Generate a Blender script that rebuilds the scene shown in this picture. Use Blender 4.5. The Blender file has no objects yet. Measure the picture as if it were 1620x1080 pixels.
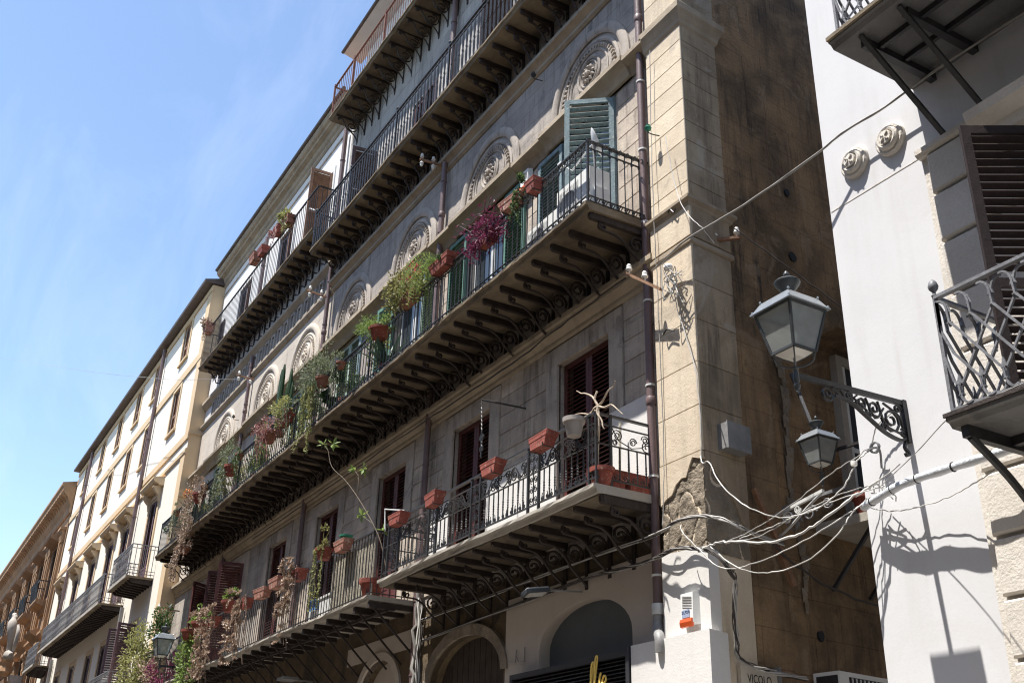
import bpy, math, random
from mathutils import Vector, Matrix, noise as mnoise
random.seed(7)
rad = math.radians
sc = bpy.context.scene
col = sc.collection

# ---------------------------------------------------------------- camera
cd = bpy.data.cameras.new('camera')
cam = bpy.data.objects.new('camera', cd)
col.objects.link(cam)
cd.sensor_fit = 'HORIZONTAL'
cd.sensor_width = 36.0
cd.lens = 36.0 * 1669 / 1620
cd.clip_start = 0.05
cd.clip_end = 3000
cam.matrix_world = Matrix(((.50702627, .35914361, .78354338, 0),
                           (.86154484, -.23836411, -.44824439, 0),
                           (.02578077, .90232679, -.43028097, 1.6),
                           (0, 0, 0, 1)))
sc.camera = cam

# ---------------------------------------------------------------- sky, sun, exposure
SUN = Vector((0.13, 1.0, -2.55)).normalized()        # direction the light travels
world = bpy.data.worlds.new('World')
sc.world = world
world.use_nodes = True
wn, wl = world.node_tree.nodes, world.node_tree.links
wn.clear()
sky = wn.new('ShaderNodeTexSky')
sky.sky_type = 'NISHITA'
sky.sun_disc = False
sky.sun_elevation = math.asin(-SUN.z)
sky.sun_rotation = math.atan2(-SUN.x, -SUN.y)
sky.altitude = 0
sky.air_density = 1.0
sky.dust_density = 0.4
sky.ozone_density = 0.8
bg = wn.new('ShaderNodeBackground')
wo = wn.new('ShaderNodeOutputWorld')
# thin high cirrus over the whole dome
tc = wn.new('ShaderNodeTexCoord')
mp = wn.new('ShaderNodeMapping')
mp.inputs['Rotation'].default_value = (0.35, 0.2, 0.7)
mp.inputs['Scale'].default_value = (1.3, 5.0, 2.2)
cn = wn.new('ShaderNodeTexNoise')
cn.inputs['Scale'].default_value = 2.1
cn.inputs['Detail'].default_value = 7
cn.inputs['Roughness'].default_value = .62
cn.inputs['Distortion'].default_value = .6
cr = wn.new('ShaderNodeValToRGB')
cr.color_ramp.elements[0].position = .52
cr.color_ramp.elements[0].color = (0, 0, 0, 1)
cr.color_ramp.elements[1].position = .86
cr.color_ramp.elements[1].color = (.10, .10, .10, 1)
cm = wn.new('ShaderNodeMixRGB')
cm.inputs['Color2'].default_value = (7.0, 7.4, 8.2, 1)
wl.new(tc.outputs['Generated'], mp.inputs['Vector'])
wl.new(mp.outputs['Vector'], cn.inputs['Vector'])
wl.new(cn.outputs['Fac'], cr.inputs['Fac'])
wl.new(cr.outputs['Color'], cm.inputs['Fac'])
wl.new(sky.outputs['Color'], cm.inputs['Color1'])
wl.new(cm.outputs['Color'], bg.inputs['Color'])
bg.inputs['Strength'].default_value = 0.125
wl.new(bg.outputs['Background'], wo.inputs['Surface'])

sd = bpy.data.lights.new('sun', 'SUN')
sd.energy = 4.6
sd.angle = rad(.5)
sd.color = (1.0, .965, .91)
sun = bpy.data.objects.new('sun', sd)
col.objects.link(sun)
sun.rotation_euler = SUN.to_track_quat('-Z', 'Y').to_euler()
sun.location = (-5, -20, 60)

sc.view_settings.view_transform = 'Standard'
sc.view_settings.look = 'None'
sc.view_settings.gamma = 1.0
sc.view_settings.use_curve_mapping = False
sc.view_settings.exposure = 1.1
sc.cycles.filter_width = 1.15
sc.cycles.max_bounces = 6
sc.cycles.diffuse_bounces = 4
sc.cycles.transparent_max_bounces = 12

# ---------------------------------------------------------------- helpers
class MB:
    """collects geometry for one mesh"""
    def __init__(s):
        s.v = []; s.f = []
    def add(s, vs, fs):
        b = len(s.v); s.v += [tuple(p) for p in vs]; s.f += [tuple(b + i for i in f) for f in fs]; return s
    def box(s, x0, x1, y0, y1, z0, z1):
        return s.add([(x0,y0,z0),(x1,y0,z0),(x1,y1,z0),(x0,y1,z0),(x0,y0,z1),(x1,y0,z1),(x1,y1,z1),(x0,y1,z1)],
                     [(0,3,2,1),(4,5,6,7),(0,1,5,4),(1,2,6,5),(2,3,7,6),(3,0,4,7)])
    def quad(s, a, b, c, d):
        return s.add([a, b, c, d], [(0,1,2,3)])
    def frame_of(s, d):
        d = Vector(d).normalized()
        u = Vector((0,0,1)) if abs(d.z) < .9 else Vector((1,0,0))
        a = d.cross(u).normalized()
        return a, a.cross(d).normalized()
    def bar(s, p, q, w, h=None):
        h = w if h is None else h
        p, q = Vector(p), Vector(q)
        a, b = s.frame_of(q - p)
        a *= w / 2; b *= h / 2
        vs = [p-a-b, p+a-b, p+a+b, p-a+b, q-a-b, q+a-b, q+a+b, q-a+b]
        return s.add(vs, [(0,1,2,3),(7,6,5,4),(0,4,5,1),(1,5,6,2),(2,6,7,3),(3,7,4,0)])
    def tube(s, pts, r, n=6, caps=True):
        pts = [Vector(p) for p in pts]
        rs = r if isinstance(r, (list, tuple)) else [r] * len(pts)
        b = len(s.v); L = len(pts); prev = None
        for i, p in enumerate(pts):
            d = pts[min(i+1, L-1)] - pts[max(i-1, 0)]
            if d.length < 1e-9: d = Vector((0,0,1))
            d.normalize()
            if prev is None:
                a, c = s.frame_of(d)
            else:
                a = (prev - d * prev.dot(d))
                a = a.normalized() if a.length > 1e-6 else s.frame_of(d)[0]
                c = a.cross(d).normalized()
            prev = a
            for k in range(n):
                t = 2 * math.pi * k / n
                s.v.append(tuple(p + (a * math.cos(t) + c * math.sin(t)) * rs[i]))
        for i in range(L - 1):
            for k in range(n):
                k2 = (k + 1) % n
                s.f.append((b+i*n+k, b+(i+1)*n+k, b+(i+1)*n+k2, b+i*n+k2))
        if caps:
            s.f.append(tuple(b + k for k in range(n)))
            s.f.append(tuple(b + (L-1)*n + k for k in reversed(range(n))))
        return s
    def prism_x(s, x0, x1, poly):
        """poly: list of (y, z)"""
        n = len(poly)
        vs = [(x0, y, z) for y, z in poly] + [(x1, y, z) for y, z in poly]
        fs = [(i, (i+1) % n, n + (i+1) % n, n + i) for i in range(n)]
        fs += [tuple(range(n-1, -1, -1)), tuple(range(n, 2*n))]
        return s.add(vs, fs)
    def prism_y(s, y0, y1, poly):
        """poly: list of (x, z)"""
        n = len(poly)
        vs = [(x, y0, z) for x, z in poly] + [(x, y1, z) for x, z in poly]
        fs = [(i, n + i, n + (i+1) % n, (i+1) % n) for i in range(n)]
        fs += [tuple(range(n)), tuple(range(2*n-1, n-1, -1))]
        return s.add(vs, fs)
    def lathe(s, prof, n=12, c=(0,0,0), axis='z'):
        b = len(s.v); m = len(prof)
        for r, h in prof:
            for k in range(n):
                t = 2*math.pi*k/n
                x, y = r*math.cos(t), r*math.sin(t)
                p = (x, y, h) if axis == 'z' else (x, -h, y) if axis == 'y' else (h, x, y)
                s.v.append((c[0]+p[0], c[1]+p[1], c[2]+p[2]))
        for i in range(m-1):
            for k in range(n):
                k2 = (k+1) % n
                s.f.append((b+i*n+k, b+i*n+k2, b+(i+1)*n+k2, b+(i+1)*n+k))
        if prof[0][0] > 1e-4: s.f.append(tuple(b+k for k in reversed(range(n))))
        if prof[-1][0] > 1e-4: s.f.append(tuple(b+(m-1)*n+k for k in range(n)))
        return s
    def ribbon(s, path, w, t, plane='yz', at=(0,0,0)):
        """flat bar bent along a 2-d path; w across the plane, t in the plane"""
        n = len(path); b = len(s.v)
        for i, (u, v) in enumerate(path):
            u0, v0 = path[max(i-1, 0)]; u1, v1 = path[min(i+1, n-1)]
            dx, dy = u1-u0, v1-v0; l = math.hypot(dx, dy) or 1
            nx, ny = -dy/l*t/2, dx/l*t/2
            for su, sw in ((1,1),(1,-1),(-1,-1),(-1,1)):
                a, c, e = u+nx*su, v+ny*su, w/2*sw
                p = (e, a, c) if plane == 'yz' else (a, e, c)
                s.v.append((at[0]+p[0], at[1]+p[1], at[2]+p[2]))
        for i in range(n-1):
            for k in range(4):
                k2 = (k+1) % 4
                s.f.append((b+i*4+k, b+i*4+k2, b+i*4+4+k2, b+i*4+4+k))
        s.f.append((b+3, b+2, b+1, b)); q = b+(n-1)*4
        s.f.append((q, q+1, q+2, q+3))
        return s
    def mesh(s, name, mat, smooth=None):
        me = bpy.data.meshes.new(name)
        me.from_pydata(s.v, [], s.f)
        me.materials.append(mat)
        if smooth:
            me.polygons.foreach_set('use_smooth', [True]*len(me.polygons))
            me.set_sharp_from_angle(angle=rad(smooth))
        me.update()
        return me

WL = {}
def obj(name, m, mat=None, parent=None, loc=(0,0,0), rot=None, smooth=None, local=False, kind=None):
    me = m.mesh(name, mat, smooth) if isinstance(m, MB) else m
    o = bpy.data.objects.new(name, me)
    col.objects.link(o)
    loc = Vector(loc)
    WL[o] = loc
    if parent is not None:
        o.parent = parent
        o.location = loc if local else loc - WL[parent]
    else:
        o.location = loc
    if rot: o.rotation_euler = rot
    if kind: o['kind'] = kind
    return o
def thing(name, label, cat, loc=(0,0,0), group=None, rotz=0):
    o = bpy.data.objects.new(name, None)
    col.objects.link(o)
    o.location = loc; o.rotation_euler = (0,0,rotz)
    o.empty_display_size = .2
    WL[o] = Vector(loc)
    o['label'] = label; o['category'] = cat
    if group: o['group'] = group
    return o
def tag(o, label, cat, group=None):
    o['label'] = label; o['category'] = cat
    if group: o['group'] = group
    return o
def spiral(cx, cz, r0, r1, a0, turns, n=14):
    out = []
    for i in range(n+1):
        t = i/n
        r = r0+(r1-r0)*t; a = a0+2*math.pi*turns*t
        out.append((cx+r*math.cos(a), cz+r*math.sin(a)))
    return out
def catmull(pts, k=5):
    pts = [Vector(p) for p in pts]
    P = [pts[0]*2-pts[1]] + pts + [pts[-1]*2-pts[-2]]
    out = []
    for i in range(1, len(P)-2):
        for j in range(k):
            t = j/k
            a, b, c, d = P[i-1], P[i], P[i+1], P[i+2]
            out.append(.5*((2*b)+(c-a)*t+(2*a-5*b+4*c-d)*t*t+(3*b-a-3*c+d)*t**3))
    out.append(pts[-1])
    return out

# ---------------------------------------------------------------- materials
def new_mat(name):
    m = bpy.data.materials.new(name); m.use_nodes = True
    nt = m.node_tree; b = nt.nodes['Principled BSDF']
    return m, nt, b
def noise(nt, scale, detail=5, rough=.55, vec=None, dist=0):
    n = nt.nodes.new('ShaderNodeTexNoise')
    n.inputs['Scale'].default_value = scale; n.inputs['Detail'].default_value = detail
    n.inputs['Roughness'].default_value = rough; n.inputs['Distortion'].default_value = dist
    if vec is not None: nt.links.new(vec, n.inputs['Vector'])
    return n.outputs['Fac']
def ramp(nt, fac, p0, p1):
    r = nt.nodes.new('ShaderNodeMapRange')
    r.inputs['From Min'].default_value = p0; r.inputs['From Max'].default_value = p1
    nt.links.new(fac, r.inputs['Value'])
    return r.outputs['Result']
def mix(nt, fac, a, b, mode='MIX'):
    m = nt.nodes.new('ShaderNodeMixRGB'); m.blend_type = mode
    for k, x in (('Fac', fac), ('Color1', a), ('Color2', b)):
        if isinstance(x, (int, float)): m.inputs[k].default_value = x
        elif isinstance(x, tuple): m.inputs[k].default_value = (*x, 1)
        else: nt.links.new(x, m.inputs[k])
    return m.outputs['Color']
def mul(nt, a, k):
    m = nt.nodes.new('ShaderNodeMath'); m.operation = 'MULTIPLY'
    nt.links.new(a, m.inputs[0])
    if isinstance(k, (int, float)): m.inputs[1].default_value = k
    else: nt.links.new(k, m.inputs[1])
    return m.outputs[0]
def stone(name, c1, c2, dirt=(.06,.05,.045), scale=1.2, streak=.45, patch=None, patch_amt=.5, bump=.25, rough=.9, vary=.12, grain=.18, joints=None, fine=45, soot=0, jaxis='x'):
    m, nt, b = new_mat(name)
    g = nt.nodes.new('ShaderNodeNewGeometry').outputs['Position']
    c = mix(nt, ramp(nt, noise(nt, scale, 6, .6, g, .4), .35, .65), c1, c2)
    mpn = nt.nodes.new('ShaderNodeMapping'); mpn.inputs['Scale'].default_value = (4.5, 4.5, .38)
    nt.links.new(g, mpn.inputs['Vector'])
    st = ramp(nt, noise(nt, 1.0, 6, .62, mpn.outputs['Vector']), .52, .78)
    big = ramp(nt, noise(nt, .55, 3, .5, g), .3, .7)
    c = mix(nt, mul(nt, mul(nt, st, big), streak), c, dirt)
    if soot:
        ms = nt.nodes.new('ShaderNodeMapping'); ms.inputs['Scale'].default_value = (7, 7, .55); ms.inputs['Location'].default_value = (3.1, 1.7, 0)
        nt.links.new(g, ms.inputs['Vector'])
        s1 = ramp(nt, noise(nt, 1.0, 8, .7, ms.outputs['Vector'], .3), .50, .66)
        s2 = ramp(nt, noise(nt, .8, 5, .65, g, .6), .42, .62)
        c = mix(nt, mul(nt, mul(nt, s1, s2), soot), c, (.045,.038,.033))
        sp = ramp(nt, noise(nt, 3.2, 8, .75, g, 1.0), .60, .66)
        c = mix(nt, mul(nt, sp, soot*.55), c, tuple(x*.45 for x in c2))
    if patch:
        pf = ramp(nt, noise(nt, .9, 7, .68, g, .8), .57, .61)
        c = mix(nt, mul(nt, pf, patch_amt), c, patch)
    gr = ramp(nt, noise(nt, fine, 4, .6, g), .25, .75)
    c = mix(nt, grain, c, mix(nt, gr, (.25,.25,.25), (1,1,1)), 'MULTIPLY')
    if joints:
        bt = nt.nodes.new('ShaderNodeTexBrick')
        sx = nt.nodes.new('ShaderNodeSeparateXYZ'); cx_ = nt.nodes.new('ShaderNodeCombineXYZ')
        nt.links.new(g, sx.inputs[0]); nt.links.new(sx.outputs['X' if jaxis == 'x' else 'Y'], cx_.inputs['X']); nt.links.new(sx.outputs['Z'], cx_.inputs['Y'])
        nt.links.new(cx_.outputs[0], bt.inputs['Vector'])
        bt.inputs['Scale'].default_value = 1; bt.inputs['Brick Width'].default_value = joints[0]
        bt.inputs['Row Height'].default_value = joints[1]; bt.inputs['Mortar Size'].default_value = .006
        bt.inputs['Color1'].default_value = (1,1,1,1); bt.inputs['Color2'].default_value = (.93,.93,.93,1)
        bt.inputs['Mortar'].default_value = (.55,.52,.5,1)
        c = mix(nt, .8, c, bt.outputs['Color'], 'MULTIPLY')
    if vary:
        oi = nt.nodes.new('ShaderNodeObjectInfo')
        rr = ramp(nt, oi.outputs['Random'], 0, 1)
        v = nt.nodes.new('ShaderNodeMapRange'); v.inputs['To Min'].default_value = 1-vary; v.inputs['To Max'].default_value = 1+vary*.4
        nt.links.new(oi.outputs['Random'], v.inputs['Value'])
        c = mix(nt, 1.0, c, v.outputs['Result'], 'MULTIPLY')
    nt.links.new(c, b.inputs['Base Color'])
    b.inputs['Roughness'].default_value = rough
    b.inputs['Specular IOR Level'].default_value = .25
    bp = nt.nodes.new('ShaderNodeBump'); bp.inputs['Strength'].default_value = bump; bp.inputs['Distance'].default_value = .03
    hh = nt.nodes.new('ShaderNodeMath'); hh.operation = 'ADD'
    nt.links.new(noise(nt, 14, 6, .65, g), hh.inputs[0]); nt.links.new(mul(nt, gr, .35), hh.inputs[1])
    nt.links.new(hh.outputs[0], bp.inputs['Height'])
    nt.links.new(bp.outputs['Normal'], b.inputs['Normal'])
    return m
def paint(name, c, rough=.55, var=.25, metal=0, wear=None, bump=.06, scale=7, wear_at=.62, spec=.4):
    m, nt, b = new_mat(name)
    g = nt.nodes.new('ShaderNodeNewGeometry').outputs['Position']
    n = noise(nt, scale, 5, .6, g)
    dark = tuple(x*(1-var) for x in c); lite = tuple(min(1, x*(1+var)) for x in c)
    k = mix(nt, ramp(nt, n, .3, .7), dark, lite)
    if wear:
        k = mix(nt, ramp(nt, noise(nt, scale*2.3, 7, .7, g, .5), wear_at, wear_at+.05), k, wear)
    nt.links.new(k, b.inputs['Base Color'])
    b.inputs['Roughness'].default_value = rough; b.inputs['Metallic'].default_value = metal
    b.inputs['Specular IOR Level'].default_value = spec
    bp = nt.nodes.new('ShaderNodeBump'); bp.inputs['Strength'].default_value = bump*4; bp.inputs['Distance'].default_value = .01
    nt.links.new(noise(nt, 40, 4, .6, g), bp.inputs['Height']); nt.links.new(bp.outputs['Normal'], b.inputs['Normal'])
    return m
def leafmat(name, c1, c2, trans=.35):
    m, nt, b = new_mat(name)
    g = nt.nodes.new('ShaderNodeNewGeometry')
    k = mix(nt, g.outputs['Random Per Island'], c1, c2)
    nt.links.new(k, b.inputs['Base Color'])
    b.inputs['Roughness'].default_value = .5
    b.inputs['Specular IOR Level'].default_value = .35
    t = nt.nodes.new('ShaderNodeBsdfTranslucent'); nt.links.new(k, t.inputs['Color'])
    s = nt.nodes.new('ShaderNodeMixShader'); s.inputs['Fac'].default_value = trans
    out = nt.nodes['Material Output']
    nt.links.new(b.outputs['BSDF'], s.inputs[1]); nt.links.new(t.outputs['BSDF'], s.inputs[2])
    nt.links.new(s.outputs['Shader'], out.inputs['Surface'])
    return m
def glassmat(name, tint, milky, opacity):
    m, nt, b = new_mat(name)
    g = nt.nodes.new('ShaderNodeNewGeometry').outputs['Position']
    n = ramp(nt, noise(nt, 6, 5, .6, g, .5), .3, .75)
    nt.links.new(mix(nt, n, tuple(x*.75 for x in milky), milky), b.inputs['Base Color'])
    b.inputs['Roughness'].default_value = .06
    b.inputs['Specular IOR Level'].default_value = .8
    tr = nt.nodes.new('ShaderNodeBsdfTransparent'); tr.inputs['Color'].default_value = (*tint, 1)
    s = nt.nodes.new('ShaderNodeMixShader'); s.inputs['Fac'].default_value = opacity
    nt.links.new(tr.outputs['BSDF'], s.inputs[1]); nt.links.new(b.outputs['BSDF'], s.inputs[2])
    nt.links.new(s.outputs['Shader'], nt.nodes['Material Output'].inputs['Surface'])
    return m

M = {}
M['facade'] = stone('facade_stone', (.62,.535,.445), (.41,.35,.295), (.09,.075,.062), 1.7, .85, (.24,.2,.17), .5, .25, grain=.25, soot=.75)
M['facade_far'] = stone('facade_far_cream_lit', (.66,.585,.49), (.56,.49,.41), (.22,.18,.15), 1.2, .6, None, 0, .2, joints=(.9,.45))  # far half: lighter cream, its sunlit brightness also put into the colour
M['arch_far'] = stone('carved_cream_lit_stone', (.66,.585,.49), (.55,.48,.40), (.2,.17,.14), 2.0, .5, None, 0, .2)  # lighter copy of the arch stone, sunlight on the far arches in the colour
M['facade_joint'] = stone('facade_stone_coursed', (.52,.46,.395), (.36,.315,.28), (.10,.085,.075), 1.3, .65, (.22,.19,.17), .45, .22, joints=(.62,.3), soot=.7)
M['facade_up'] = stone('facade_upper_stone', (.48,.44,.40), (.35,.325,.30), (.13,.115,.10), 1.1, .6, (.24,.22,.205), .5, .22, joints=(.7,.36), soot=.6)
M['block'] = stone('ashlar_block', (.66,.56,.455), (.41,.345,.285), (.09,.075,.06), 1.9, .85, (.22,.185,.155), .5, .3, vary=.14, grain=.25, soot=.8)
M['block_up'] = stone('upper_ashlar_block', (.48,.44,.40), (.36,.335,.31), (.13,.115,.10), 1.1, .6, (.26,.24,.22), .4, .22, vary=.16, soot=.6)
M['arch'] = stone('carved_stone', (.50,.44,.375), (.36,.315,.275), (.11,.09,.075), 2.0, .5, None, 0, .2, soot=.65)
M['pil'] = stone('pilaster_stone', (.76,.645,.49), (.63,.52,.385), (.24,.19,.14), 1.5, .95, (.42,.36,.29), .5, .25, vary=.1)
M['pilside'] = stone('grimy_shaded_pilaster_stone', (.46,.365,.255), (.29,.225,.155), (.08,.06,.045), 1.7, .9, (.50,.45,.38), .45, .35, vary=.14, soot=.7)  # grimy and browner than the front stone, with the flank's shade in the colour
M['trim'] = stone('moulding_stone', (.46,.38,.28), (.35,.285,.21), (.09,.07,.05), 2.0, .7, None, 0, .3)
M['rubble'] = stone('broken_masonry', (.34,.28,.21), (.20,.165,.125), (.05,.04,.03), 4.0, .3, (.42,.35,.27), .6, .9, vary=0)
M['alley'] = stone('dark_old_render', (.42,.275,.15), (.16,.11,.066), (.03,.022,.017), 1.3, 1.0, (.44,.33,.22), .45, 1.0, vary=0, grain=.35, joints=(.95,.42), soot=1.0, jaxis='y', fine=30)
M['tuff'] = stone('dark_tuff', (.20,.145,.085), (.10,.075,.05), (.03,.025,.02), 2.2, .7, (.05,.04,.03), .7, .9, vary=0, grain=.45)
M['tuffwall'] = stone('brown_render', (.42,.345,.26), (.37,.30,.225), (.2,.16,.12), .6, .4, None, 0, .05, vary=0)
M['plaster'] = stone('grey_plaster', (.54,.47,.405), (.48,.42,.36), (.3,.25,.21), .8, .4, None, 0, .06, vary=0, grain=.06)
M['white'] = stone('white_render', (.665,.66,.665), (.625,.62,.622), (.40,.375,.345), .8, .5, (.61,.60,.595), .5, .04, vary=0, grain=.06)
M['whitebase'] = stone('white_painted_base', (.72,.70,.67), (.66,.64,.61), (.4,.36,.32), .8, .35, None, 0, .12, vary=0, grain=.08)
M['whitestone'] = stone('pale_rusticated_stone', (.72,.67,.60), (.62,.57,.50), (.34,.27,.20), 1.2, .55, None, 0, .3, vary=.06)
M['cream'] = stone('cream_render', (.80,.745,.65), (.77,.71,.61), (.55,.45,.34), .5, .25, None, 0, .04, vary=0, grain=.04)
M['ochre'] = stone('ochre_trim', (.66,.50,.32), (.60,.45,.28), (.4,.29,.18), .8, .3, None, 0, .06, vary=0, grain=.06)
M['orange'] = stone('orange_sandstone', (.44,.275,.155), (.32,.195,.11), (.12,.075,.045), .9, .7, None, 0, .25, vary=.08, soot=.5)
M['palestone'] = stone('pale_carved_stone', (.46,.42,.37), (.32,.29,.25), (.2,.17,.14), 2, .4, None, 0, .2)
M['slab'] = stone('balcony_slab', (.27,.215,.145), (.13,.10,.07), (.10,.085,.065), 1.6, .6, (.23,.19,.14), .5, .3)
M['soffit'] = stone('shade_grime_soffit', (.17,.135,.095), (.085,.067,.05), (.03,.025,.02), 2.0, .6, (.24,.19,.13), .5, .4)  # grime and the shade under the balcony, both painted into a dark stone
M['slabpale'] = stone('pale_marble_slab', (.48,.44,.38), (.36,.325,.275), (.17,.15,.13), 1.6, .5, None, 0, .2)
M['render'] = stone('white_upper_render', (.72,.70,.68), (.64,.62,.60), (.34,.31,.28), .7, .5, None, 0, .08, vary=0, grain=.06)
M['bracket'] = paint('bracket_iron', (.032,.022,.018), .75, .4, 0, (.085,.042,.025), .2, 9)
M['iron'] = paint('black_iron', (.030,.029,.030), .45, .3, .0, (.09,.05,.035), .12, 11, .66)
M['greyiron'] = paint('grey_iron', (.17,.17,.18), .5, .25, 0, (.12,.07,.045), .12, 9, .68)
M['rust'] = paint('rusty_iron', (.16,.065,.045), .7, .35, 0, (.06,.03,.025), .2, 9)
M['pipe'] = paint('brown_pipe', (.15,.10,.095), .45, .2, 0, (.22,.17,.15), .08, 4, .68)
M['pipegrey'] = paint('grey_pipe', (.21,.205,.20), .5, .25, 0, None, .08, 4)
M['maroon'] = paint('maroon_shutter', (.10,.029,.026), .55, .25, 0, (.06,.035,.03), .1, 6, .64)
M['brown'] = paint('brown_shutter', (.065,.037,.033), .5, .25, 0, (.05,.035,.03), .1, 6, .66)
M['darkbrown'] = paint('dark_shaded_shutter', (.030,.019,.017), .6, .3, 0, (.05,.03,.026), .1, 6, .66, .25)  # darker copy of the brown, the open leaf's shade put into the colour
M['tan'] = paint('weathered_wood_shutter', (.24,.135,.085), .7, .3, 0, (.36,.26,.19), .1, 6, .62)
M['teal'] = paint('teal_shutter', (.17,.235,.245), .65, .25, 0, (.34,.38,.37), .12, 8, .57)
M['green'] = paint('green_shutter', (.10,.20,.15), .6, .25, 0, (.3,.38,.33), .1, 8, .66)
M['palegreen'] = paint('pale_green_shutter', (.34,.42,.33), .6, .2, 0, None, .1, 8)
M['purple'] = paint('plum_shutter', (.13,.075,.085), .6, .2, 0, None, .1, 6)
M['fadedpot'] = paint('faded_plastic_pot', (.30,.13,.09), .75, .25, 0, (.45,.36,.30), .1, 8, .56)
M['terracotta'] = paint('terracotta', (.225,.055,.037), .75, .35, 0, (.36,.22,.17), .1, 9, .58)
M['oldpot'] = paint('old_clay', (.26,.11,.07), .8, .25, 0, (.5,.38,.3), .1, 7, .62)
M['taupe'] = paint('taupe_plastic', (.34,.30,.27), .6, .1, 0, None, .03, 4)
M['soil'] = paint('soil', (.05,.035,.025), .95, .4, 0, None, .3, 20)
M['plasticwhite'] = paint('white_plastic', (.72,.72,.70), .45, .06, 0, None, .02, 5)
M['whitegrey'] = paint('dirty_white_metal', (.60,.60,.58), .5, .12, 0, (.4,.37,.33), .05, 6, .68)
M['redplastic'] = paint('orange_red_lens', (.62,.10,.025), .3, .1, 0, None, .02, 5)
M['dark'] = paint('dark_interior', (.018,.018,.02), .8, .3, 0, None, 0, 3)
M['slate'] = paint('slate_panel', (.10,.118,.132), .35, .15, 0, None, .02, 2)
M['blackslat'] = paint('black_metal_slat', (.035,.035,.04), .38, .1, 0, None, .02, 5)
M['wooddark'] = paint('dark_planks', (.05,.036,.028), .75, .35, 0, None, .2, 5)
M['yellow'] = paint('yellow_letter', (.82,.58,.14), .4, .05, 0, None, 0, 5)
M['black'] = paint('black_print', (.02,.02,.02), .6, .1, 0, None, 0, 5)
M['blueprint'] = paint('blue_print', (.32,.38,.52), .6, .1, 0, None, 0, 5)
M['navy'] = paint('navy_print', (.03,.05,.12), .6, .1, 0, None, 0, 5)
M['plaque'] = stone('plaque_marble', (.66,.60,.50), (.58,.52,.43), (.3,.25,.2), 3, .3, None, 0, .05, vary=0)
M['cablewhite'] = paint('white_cable', (.50,.485,.455), .55, .12, 0, None, .03, 6)
M['cablegrey'] = paint('grey_cable', (.30,.285,.265), .6, .2, 0, None, .05, 9)
M['cabledark'] = paint('dark_cable', (.06,.05,.045), .7, .3, 0, None, .1, 9)
M['sheath'] = paint('silver_sheath', (.62,.64,.67), .35, .12, .1, None, .3, 6)
M['porcelain'] = paint('white_porcelain', (.75,.73,.68), .2, .06, 0, None, .02, 5)
M['beamrust'] = paint('rusty_bar', (.24,.13,.075), .8, .3, 0, (.35,.28,.2), .2, 12, .6)
M['wood'] = paint('dry_branch', (.42,.34,.26), .8, .25, 0, None, .15, 15)
M['stem'] = paint('green_brown_stem', (.11,.085,.06), .8, .3, 0, None, .1, 15)
M['lampmetal'] = paint('painted_lamp_metal', (.065,.07,.072), .4, .2, .2, (.16,.155,.15), .08, 9, .66)
M['lamproof'] = paint('lamp_roof_metal', (.30,.325,.345), .3, .15, .45, None, .05, 7)
M['lampwhite'] = paint('lamp_reflector', (.75,.72,.66), .5, .06, 0, None, .02, 5)
M['lampglass'] = glassmat('lamp_glass', (.88,.90,.88), (.56,.585,.565), .5)
M['pane'] = glassmat('window_glass', (.3,.33,.36), (.05,.06,.07), .85)
M['ledglass'] = paint('floodlight_glass', (.45,.45,.43), .25, .1, 0, None, .02, 20)
M['greenplastic'] = paint('green_plastic', (.03,.22,.13), .5, .15, 0, None, .02, 6)
M['blue'] = paint('blue_plastic', (.10,.25,.55), .4, .15, 0, None, .02, 6)
M['reed'] = paint('reed_screen', (.42,.38,.30), .8, .3, 0, None, .2, 18)
M['roof'] = paint('roof_tiles', (.25,.13,.085), .85, .3, 0, None, .2, 5)
M['concrete'] = stone('grey_concrete', (.20,.195,.19), (.14,.137,.135), (.05,.05,.05), 1.5, .6, (.32,.29,.25), .35, .3)
M['gutter'] = paint('dark_gutter', (.11,.085,.075), .6, .2, 0, None, .05, 5)
M['ground'] = stone('street_paving', (.18,.160,.138), (.145,.13,.113), (.12,.11,.10), .8, 0, None, 0, .3, vary=0)
M['kerbstone'] = stone('kerb_stone', (.36,.34,.31), (.30,.28,.26), (.12,.11,.10), 1.2, 0, None, 0, .3, vary=0)
L = {}
L['green'] = leafmat('leaf_green', (.05,.095,.028), (.12,.17,.06))
L['bright'] = leafmat('leaf_bright', (.14,.22,.05), (.26,.33,.10), .4)
L['dark'] = leafmat('leaf_dark', (.025,.06,.022), (.05,.10,.04))
L['purple'] = leafmat('leaf_purple', (.11,.018,.048), (.22,.04,.095))
L['grey'] = leafmat('leaf_greygreen', (.13,.16,.09), (.24,.26,.16))
L['olive'] = leafmat('leaf_olive', (.17,.17,.06), (.30,.28,.10))
L['dry'] = leafmat('leaf_dry', (.28,.19,.13), (.44,.33,.25), .2)
L['pink'] = leafmat('leaf_pinkish', (.30,.13,.12), (.44,.25,.23), .2)
L['flower'] = leafmat('flower_red', (.55,.05,.05), (.65,.22,.25), .2)
L['flowerorange'] = leafmat('flower_orange', (.60,.16,.03), (.55,.28,.06), .2)
L['yellow'] = leafmat('leaf_yellow', (.24,.25,.08), (.40,.39,.17), .35)
L['agave'] = leafmat('leaf_agave', (.05,.10,.07), (.09,.15,.10), .1)

# ---------------------------------------------------------------- ground
YW = 7.4
obj('ground', MB().quad((-900,-900,0),(900,-900,0),(900,900,0),(-900,900,0)), M['ground'], kind='structure')
obj('pavement', MB().box(-120, 12, 5.7, 7.2, .004, .13), M['kerbstone'], kind='structure')

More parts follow.
